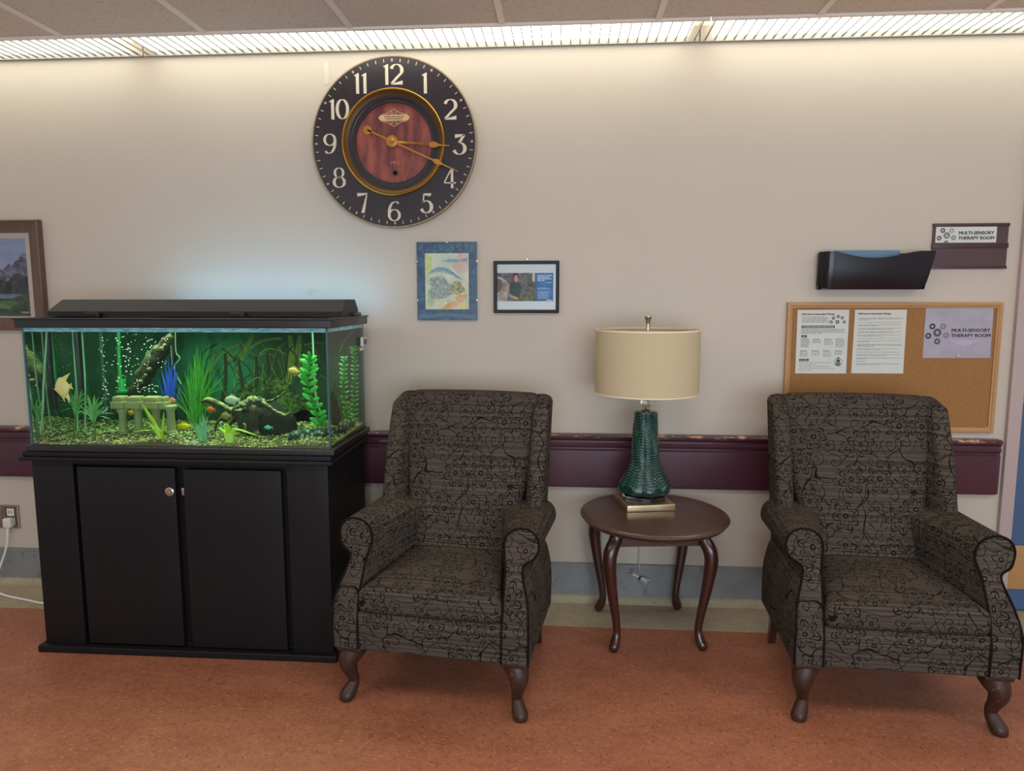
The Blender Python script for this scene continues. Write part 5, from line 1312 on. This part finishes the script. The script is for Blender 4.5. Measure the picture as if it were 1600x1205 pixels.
# cork board
cbx0, cbx1, cbz0, cbz1 = .963, 1.858, .828, 1.392
ckb = thing('cork_board', 'oak framed cork notice board on the wall behind the armchair', 'notice board', ((cbx0+cbx1)/2, 0, cbz0))
def CB(mb, name, mat, smooth=30):
    p = mb.build(name, mat, ckb, smooth); p.matrix_parent_inverse = Matrix.Translation((-(cbx0+cbx1)/2, 0, -cbz0)); return p
CB(mould(MB(), cbx0, cbx1, cbz0, cbz1, [(0, .001), (0, .018), (.003, .020), (.012, .020), (.016, .016), (.022, .015), (.022, .001)]), 'frame', M_OAK)
t = NT('natural_cork'); v = t.coord()
w1 = t.n.new('ShaderNodeTexVoronoi'); t.put(w1.inputs['Vector'], v); w1.inputs['Scale'].default_value = 230
c = t.mix(t.noise(v, 160, 3, .7), rgb(138, 98, 58), rgb(166, 122, 78))
c = t.mix(t.math('LESS_THAN', w1.outputs['Distance'], .25), c, rgb(120, 82, 48)); t.base(c); t.set(Roughness=.9, Specular_IOR_Level=.1); M_CORK = t.m
CB(MB().box((cbx0+.020, -.010, cbz0+.020), (cbx1-.020, -.001, cbz1-.020)), 'cork_sheet', M_CORK)
for (px, py) in ((1241, 481), (1558, 479), (1543, 668)):
    q = on_y(px, py, -.014)
    CB(MB().lathe([(0, .0105), (.0045, .0105), (.0045, .0125), (.002, .015), (0, .0155)], (q.x, 0, q.z), 12, RX), 'mounting_screw', M_CHROME)
def sheet(label, corners, mat):
    """paper on the cork: pixel corners TL TR BR BL -> thin sheet"""
    P = [on_y(a, b_, -.0105) for a, b_ in corners]; o = thing('notice_sheet', label, 'notice', (P[0].x, -.0105, P[0].z))
    def q(u, v_, d):
        p = (P[0]*(1-u)+P[1]*u)*(1-v_)+(P[3]*(1-u)+P[2]*u)*v_; return Vector((p.x, -.0105-d, p.z))
    mb = MB(); n = 6
    mb.add([q(i/n, j_/n, .0002+.0012*(math.sin(i/n*7+j_)*.5+.5)) for j_ in range(n+1) for i in range(n+1)]+[q(i/n, j_/n, .0) for j_ in range(n+1) for i in range(n+1)],
           [(j_*(n+1)+i, j_*(n+1)+i+1, (j_+1)*(n+1)+i+1, (j_+1)*(n+1)+i) for j_ in range(n) for i in range(n)]+[tuple(reversed((49+j_*(n+1)+i, 49+j_*(n+1)+i+1, 49+(j_+1)*(n+1)+i+1, 49+(j_+1)*(n+1)+i))) for j_ in range(n) for i in range(n)])
    def add(mb_, name, m_, par=o, smooth=0):
        p = mb_.build(name, m_, par, smooth); p.matrix_parent_inverse = Matrix.Translation(-o.location) if par is o else Matrix(); return p
    pp = add(mb, 'paper', mat, o, 60)
    return o, q, add, pp
D0 = .0016
def rows(mb, q, u0, u1, v0, h_, wl_=.07, gap=.014):
    u = u0
    while u < u1-.01:
        l = min(u1-u, wl_*random.uniform(.4, 1.5)); mb.add([q(u, v0, D0), q(u, v0+h_, D0), q(u+l, v0+h_, D0), q(u+l, v0, D0)], [(0, 1, 2, 3)]); u += l+gap
def solid(mb, q, u0, v0, u1, v1, d=D0): mb.add([q(u0, v0, d), q(u0, v1, d), q(u1, v1, d), q(u1, v0, d)], [(0, 1, 2, 3)])
def qtext(name, body, size, mat, par, q, u0, v0, wpaper, hpaper, width=1.0, bold=.0, d=D0):
    o = text_mesh(name, body, size, mat, par, lambda u, v_, dd: q(u0+u/wpaper, v0-v_/hpaper, d+dd*.5), 'LEFT', width, bold)
    return o
def relink(o, root): o.matrix_parent_inverse = Matrix.Translation(-root.location)
t1 = [(1246.2, 484.5), (1327, 484), (1321.8, 583.8), (1242.3, 583.5)]
o, q, add, pp = sheet('white notice with black heading bars and a meditating figure, on the cork board', t1, M_PAPER)
gm_, bm_ = MB(), MB()
for v_ in (.105, .122, .139, .156, .173, .190): rows(gm_, q, .09, random.uniform(.56, .63), v_, .006)
for v_ in (.300, .315, .332, .348, .364): rows(gm_, q, .08, (.94 if v_ < .35 else .50), v_, .006)
for cu in range(4):
    for v_ in [.475+.013*k for k in range((9, 4, 6, 9)[cu])]: rows(gm_, q, .09+cu*.225, .09+cu*.225+.17, v_, .005, .05)
    for v_ in [.665+.015*k for k in range((5, 4, 5, 3)[cu])]: rows(gm_, q, .08+cu*.225, .08+cu*.225+.16, v_, .005, .05)
for v_, u1 in ((.825, .70), (.855, .40), (.885, .66), (.915, .78), (.945, .32)): rows(gm_, q, .07, u1, v_, .006)
add(gm_, 'body_text', M_GREY)
for cu in range(4): rows(bm_, q, .09+cu*.225, .09+cu*.225+.15, .455, .008, .05, .006); rows(bm_, q, .08+cu*.225, .08+cu*.225+.14, .64, .008, .05, .006)
solid(bm_, q, .09, .245, .735, .283); solid(bm_, q, .09, .395, .20, .432); solid(bm_, q, .07, .768, .255, .805)
for (u, v_) in ((.66, .19), (.70, .13), (.79, .105), (.87, .125), (.91, .19), (.78, .19)):
    mb_ = bm_; n = 14; k = .030 if u != .78 else .036
    pts = [q(u+k*math.cos(2*math.pi*i/n), v_+k*.8*math.sin(2*math.pi*i/n), D0) for i in range(n)]+[q(u+k*.5*math.cos(2*math.pi*i/n), v_+k*.4*math.sin(2*math.pi*i/n), D0) for i in range(n)]
    mb_.add(pts, [(i, (i+1) % n, n+(i+1) % n, n+i) for i in range(n)])
# meditating figure
def qp(pts): bm_.add([q(u, v_, D0) for u, v_ in pts], [tuple(range(len(pts)))])
qp([(.832+.018*math.cos(2*math.pi*i/12), .755+.015*math.sin(2*math.pi*i/12)) for i in range(12)])
qp([(.805, .778), (.859, .778), (.868, .83), (.845, .83), (.832, .80), (.820, .83), (.797, .83)]); qp([(.765, .858), (.80, .835), (.865, .835), (.90, .858), (.832, .850)]); qp([(.775, .872), (.832, .86), (.89, .872), (.832, .882)])
n = 20
bm_.add([q(.832+r_*math.cos(2*math.pi*i/n), .815+r_*.8*math.sin(2*math.pi*i/n), D0) for r_ in (.070, .076) for i in range(n)], [(i, (i+1) % n, n+(i+1) % n, n+i) for i in range(n)])
add(bm_, 'headings', M_BLK)
relink(qtext('lettering', 'Multi-Sensory Intervention Therapy', .0098, M_BLK, o, q, .085, .077, .222, .279, 1.0, .0003), o)
wm = MB(); rows(wm, lambda a_, b_, d: q(a_, b_, d+.0003), .11, .715, .258, .012, .08, .010); rows(wm, lambda a_, b_, d: q(a_, b_, d+.0003), .11, .18, .409, .010); rows(wm, lambda a_, b_, d: q(a_, b_, d+.0003), .09, .235, .782, .010, .05)
add(wm, 'heading_letters', M_PAPER)
o, q, add, pp = sheet('plain white notice full of small paragraphs, beside the meditating-figure notice', [(1336, 484.3), (1417, 484), (1411, 583.8), (1329.8, 583.3)], M_PAPER)
gm_ = MB(); v_ = .125
for nl in (3, 1, 2, 2, 2, 2, 1, 2, 3, 2, 1, 2, 2, 1, 2):
    for k in range(nl): rows(gm_, q, .08, random.uniform(.90, .95) if k < nl-1 or nl == 1 and random.random() < .4 else random.uniform(.25, .8), v_, .0055); v_ += .0155
    v_ += .0225
add(gm_, 'body_text', M_GREY)
relink(qtext('lettering', 'Multi-Sensory Intervention Therapy', .0098, M_BLK, o, q, .06, .071, .222, .279, 1.0, .0003), o)
t3 = [(1446.5, 481.5), (1552.5, 481), (1547, 559.5), (1441.3, 559.5)]
M_LAV = paintmat('lavender_sheet', rgb(158, 150, 162), rgb(170, 163, 172), (1, 1, 1.4), 7)
o, q, add, pp = sheet('lavender notice lettered MULTI-SENSORY THERAPY ROOM with a ring logo, on the cork board', t3, M_LAV)
rg = [MB(), MB(), MB()]
def qring(mb, u, v_, r, k=.42, W_=.290, H_=.215):
    n = 22; mb.add([q(u+r*s_*math.cos(2*math.pi*i/n)/W_, v_+r*s_*math.sin(2*math.pi*i/n)/H_, D0) for s_ in (1, k) for i in range(n)], [(i, (i+1) % n, n+(i+1) % n, n+i) for i in range(n)])
for (u, v_, r, k) in ((.115, .365, .013, 0), (.275, .365, .013, 2), (.063, .555, .013, 0), (.195, .49, .0175, 1), (.325, .545, .013, 2), (.200, .665, .013, 1)): qring(rg[k], u, v_, r)
add(rg[0], 'logo_dark_rings', plain('plum_print', rgb(58, 50, 66), .6)); add(rg[1], 'logo_grey_rings', M_MIDG); add(rg[2], 'logo_pale_rings', plain('mauve_print', rgb(124, 114, 132), .6))
relink(qtext('lettering', 'MULTI-SENSORY\nTHERAPY ROOM', .0195, M_BLK, o, q, .40, .475, .290, .215, 1.15, .0005), o)
sw_ = MB()
P_ = [(.20+.78*i/24, .30+.30*math.sin(i/24*2.4)-.0) for i in range(25)]
sw_.add([q(u, max(.02, min(.98, .62+.13*math.sin((u-.35)/.5*3.14))), D0*.6+.0008) for u in [.38+.44*i/16 for i in range(17)]]+[q(u, .64, D0*.6+.0008) for u in [.38+.44*i/16 for i in range(17)]], [(i, i+1, 18+i, 17+i) for i in range(16)])
add(sw_, 'wave_print', plain('pale_lavender_print', rgb(174, 166, 182), .7))
tag(MB().lathe([(0, .0125), (.005, .0125), (.005, .016), (.003, .020), (0, .021)], (on_y(1496, 556, -.012).x, 0, on_y(1496, 556, -.012).z), 12, RX).build('push_pin', M_WHITE), 'white push pin at the bottom edge of the lavender notice', 'push pin')
# ------------------------------------------------------------------ small things on the wall
hk = on_y(487, 460, -.002)
tag(MB().rbox((hk.x-.010, -.003, hk.z-.012), (hk.x-.004, -.0005, hk.z+.002), .001).tube(spline([(hk.x-.008, -.003, hk.z-.005), (hk.x-.006, -.012, hk.z+.010), (hk.x+.004, -.014, hk.z+.013), (hk.x+.011, -.012, hk.z+.004)], 4), .0022, 6).build('wall_hook', plain('clear_plastic_hook', rgb(200, 194, 184), .2, var=.03)), 'small clear plastic hook on the wall above the tank hood', 'hook')
tp_ = on_y(511, 115, 0)
tag(MB().box((tp_.x-.012, -.0012, tp_.z-.045), (tp_.x+.010, -.0002, tp_.z+.045)).build('wall_tape', plain('old_tape', rgb(200, 189, 172), .3, var=.03)), 'strip of old clear tape on the wall beside the top of the clock', 'tape')
# outlets and the white plug
ol = thing('wall_outlet', 'metal wall outlet plate with a white plug in it, beside the cabinet', 'outlet', (-2.712, 0, .345))
def OL(mb, name, mat, par=None):
    p = mb.build(name, mat, par or ol, 30)
    if par is None: p.matrix_parent_inverse = Matrix.Translation((2.712, 0, -.345))
    return p
OL(mould(MB(), -2.748, -2.668, .288, .404, [(0, .001), (0, .007), (.004, .010), (.010, .008), (.010, .001)]), 'cover_plate', plain('bronze_plate', rgb(150, 134, 112), .35, .6))
OL(MB().box((-2.738, -.0065, .298), (-2.678, -.001, .394)), 'recess', plain('brown_plate', rgb(84, 68, 58), .5))
OL(MB().rbox((-2.727, -.010, .350), (-2.689, -.006, .388), .002).rbox((-2.727, -.010, .304), (-2.689, -.006, .342), .002), 'receptacle', M_WHITE)
OL(MB().box((-2.716, -.0108, .364), (-2.713, -.0101, .378)).box((-2.703, -.0108, .364), (-2.700, -.0101, .376)), 'slots', M_BLK)
tag(MB().rbox((-2.835, -.009, .288), (-2.753, -.001, .404), .004).build('blank_cover_plate', plain('grey_plate', rgb(128, 118, 112), .35, .5)), 'blank metal cover plate at the left edge beside the outlet', 'cover plate')
pg_ = thing('power_cord', 'white power cord plugged into the wall outlet and running behind the cabinet', 'cord', (-2.708, -.02, .32))
def PC(mb, name, mat):
    p = mb.build(name, mat, pg_, 50); p.matrix_parent_inverse = Matrix.Translation((2.708, .02, -.32)); return p
PC(MB().rbox((-2.730, -.040, .298), (-2.690, -.0105, .345), .006), 'plug', M_WHITE)
PC(MB().tube(spline([(-2.710, -.030, .300), (-2.708, -.040, .262), (-2.716, -.045, .20), (-2.752, -.055, .10), (-2.765, -.075, .052), (-2.745, -.110, .018), (-2.66, -.150, .008), (-2.52, -.190, .006), (-2.36, -.225, .006), (-2.12, -.18, .006)], 6), .0055, 8, sx=.6).build('cord', M_WHITE, pg_) and MB().tube([(-2.709, -.030, .298), (-2.709, -.037, .27)], .007, 8), 'strain_relief', M_WHITE)
for o in pg_.children:
    if o.name.startswith('cord'): o.matrix_parent_inverse = Matrix.Translation((2.708, .02, -.32))

# ------------------------------------------------------------------ kinds that repeat
GROUPS = {'fish': 'fish in the aquarium', 'aquarium_leafy_plant': 'leafy plants in the aquarium', 'aquarium_bubble_plant': 'round-leaved plants in the aquarium',
          'aquarium_lime_plant': 'lime plants in the aquarium', 'notice_sheet': 'notices on the cork board', 'stone': 'stones on the aquarium gravel', 'air_tube': 'air tubes in the aquarium'}
for o in S.objects:
    g_ = GROUPS.get(o.name.split('.')[0])
    if g_ and o.parent is None: o['group'] = g_
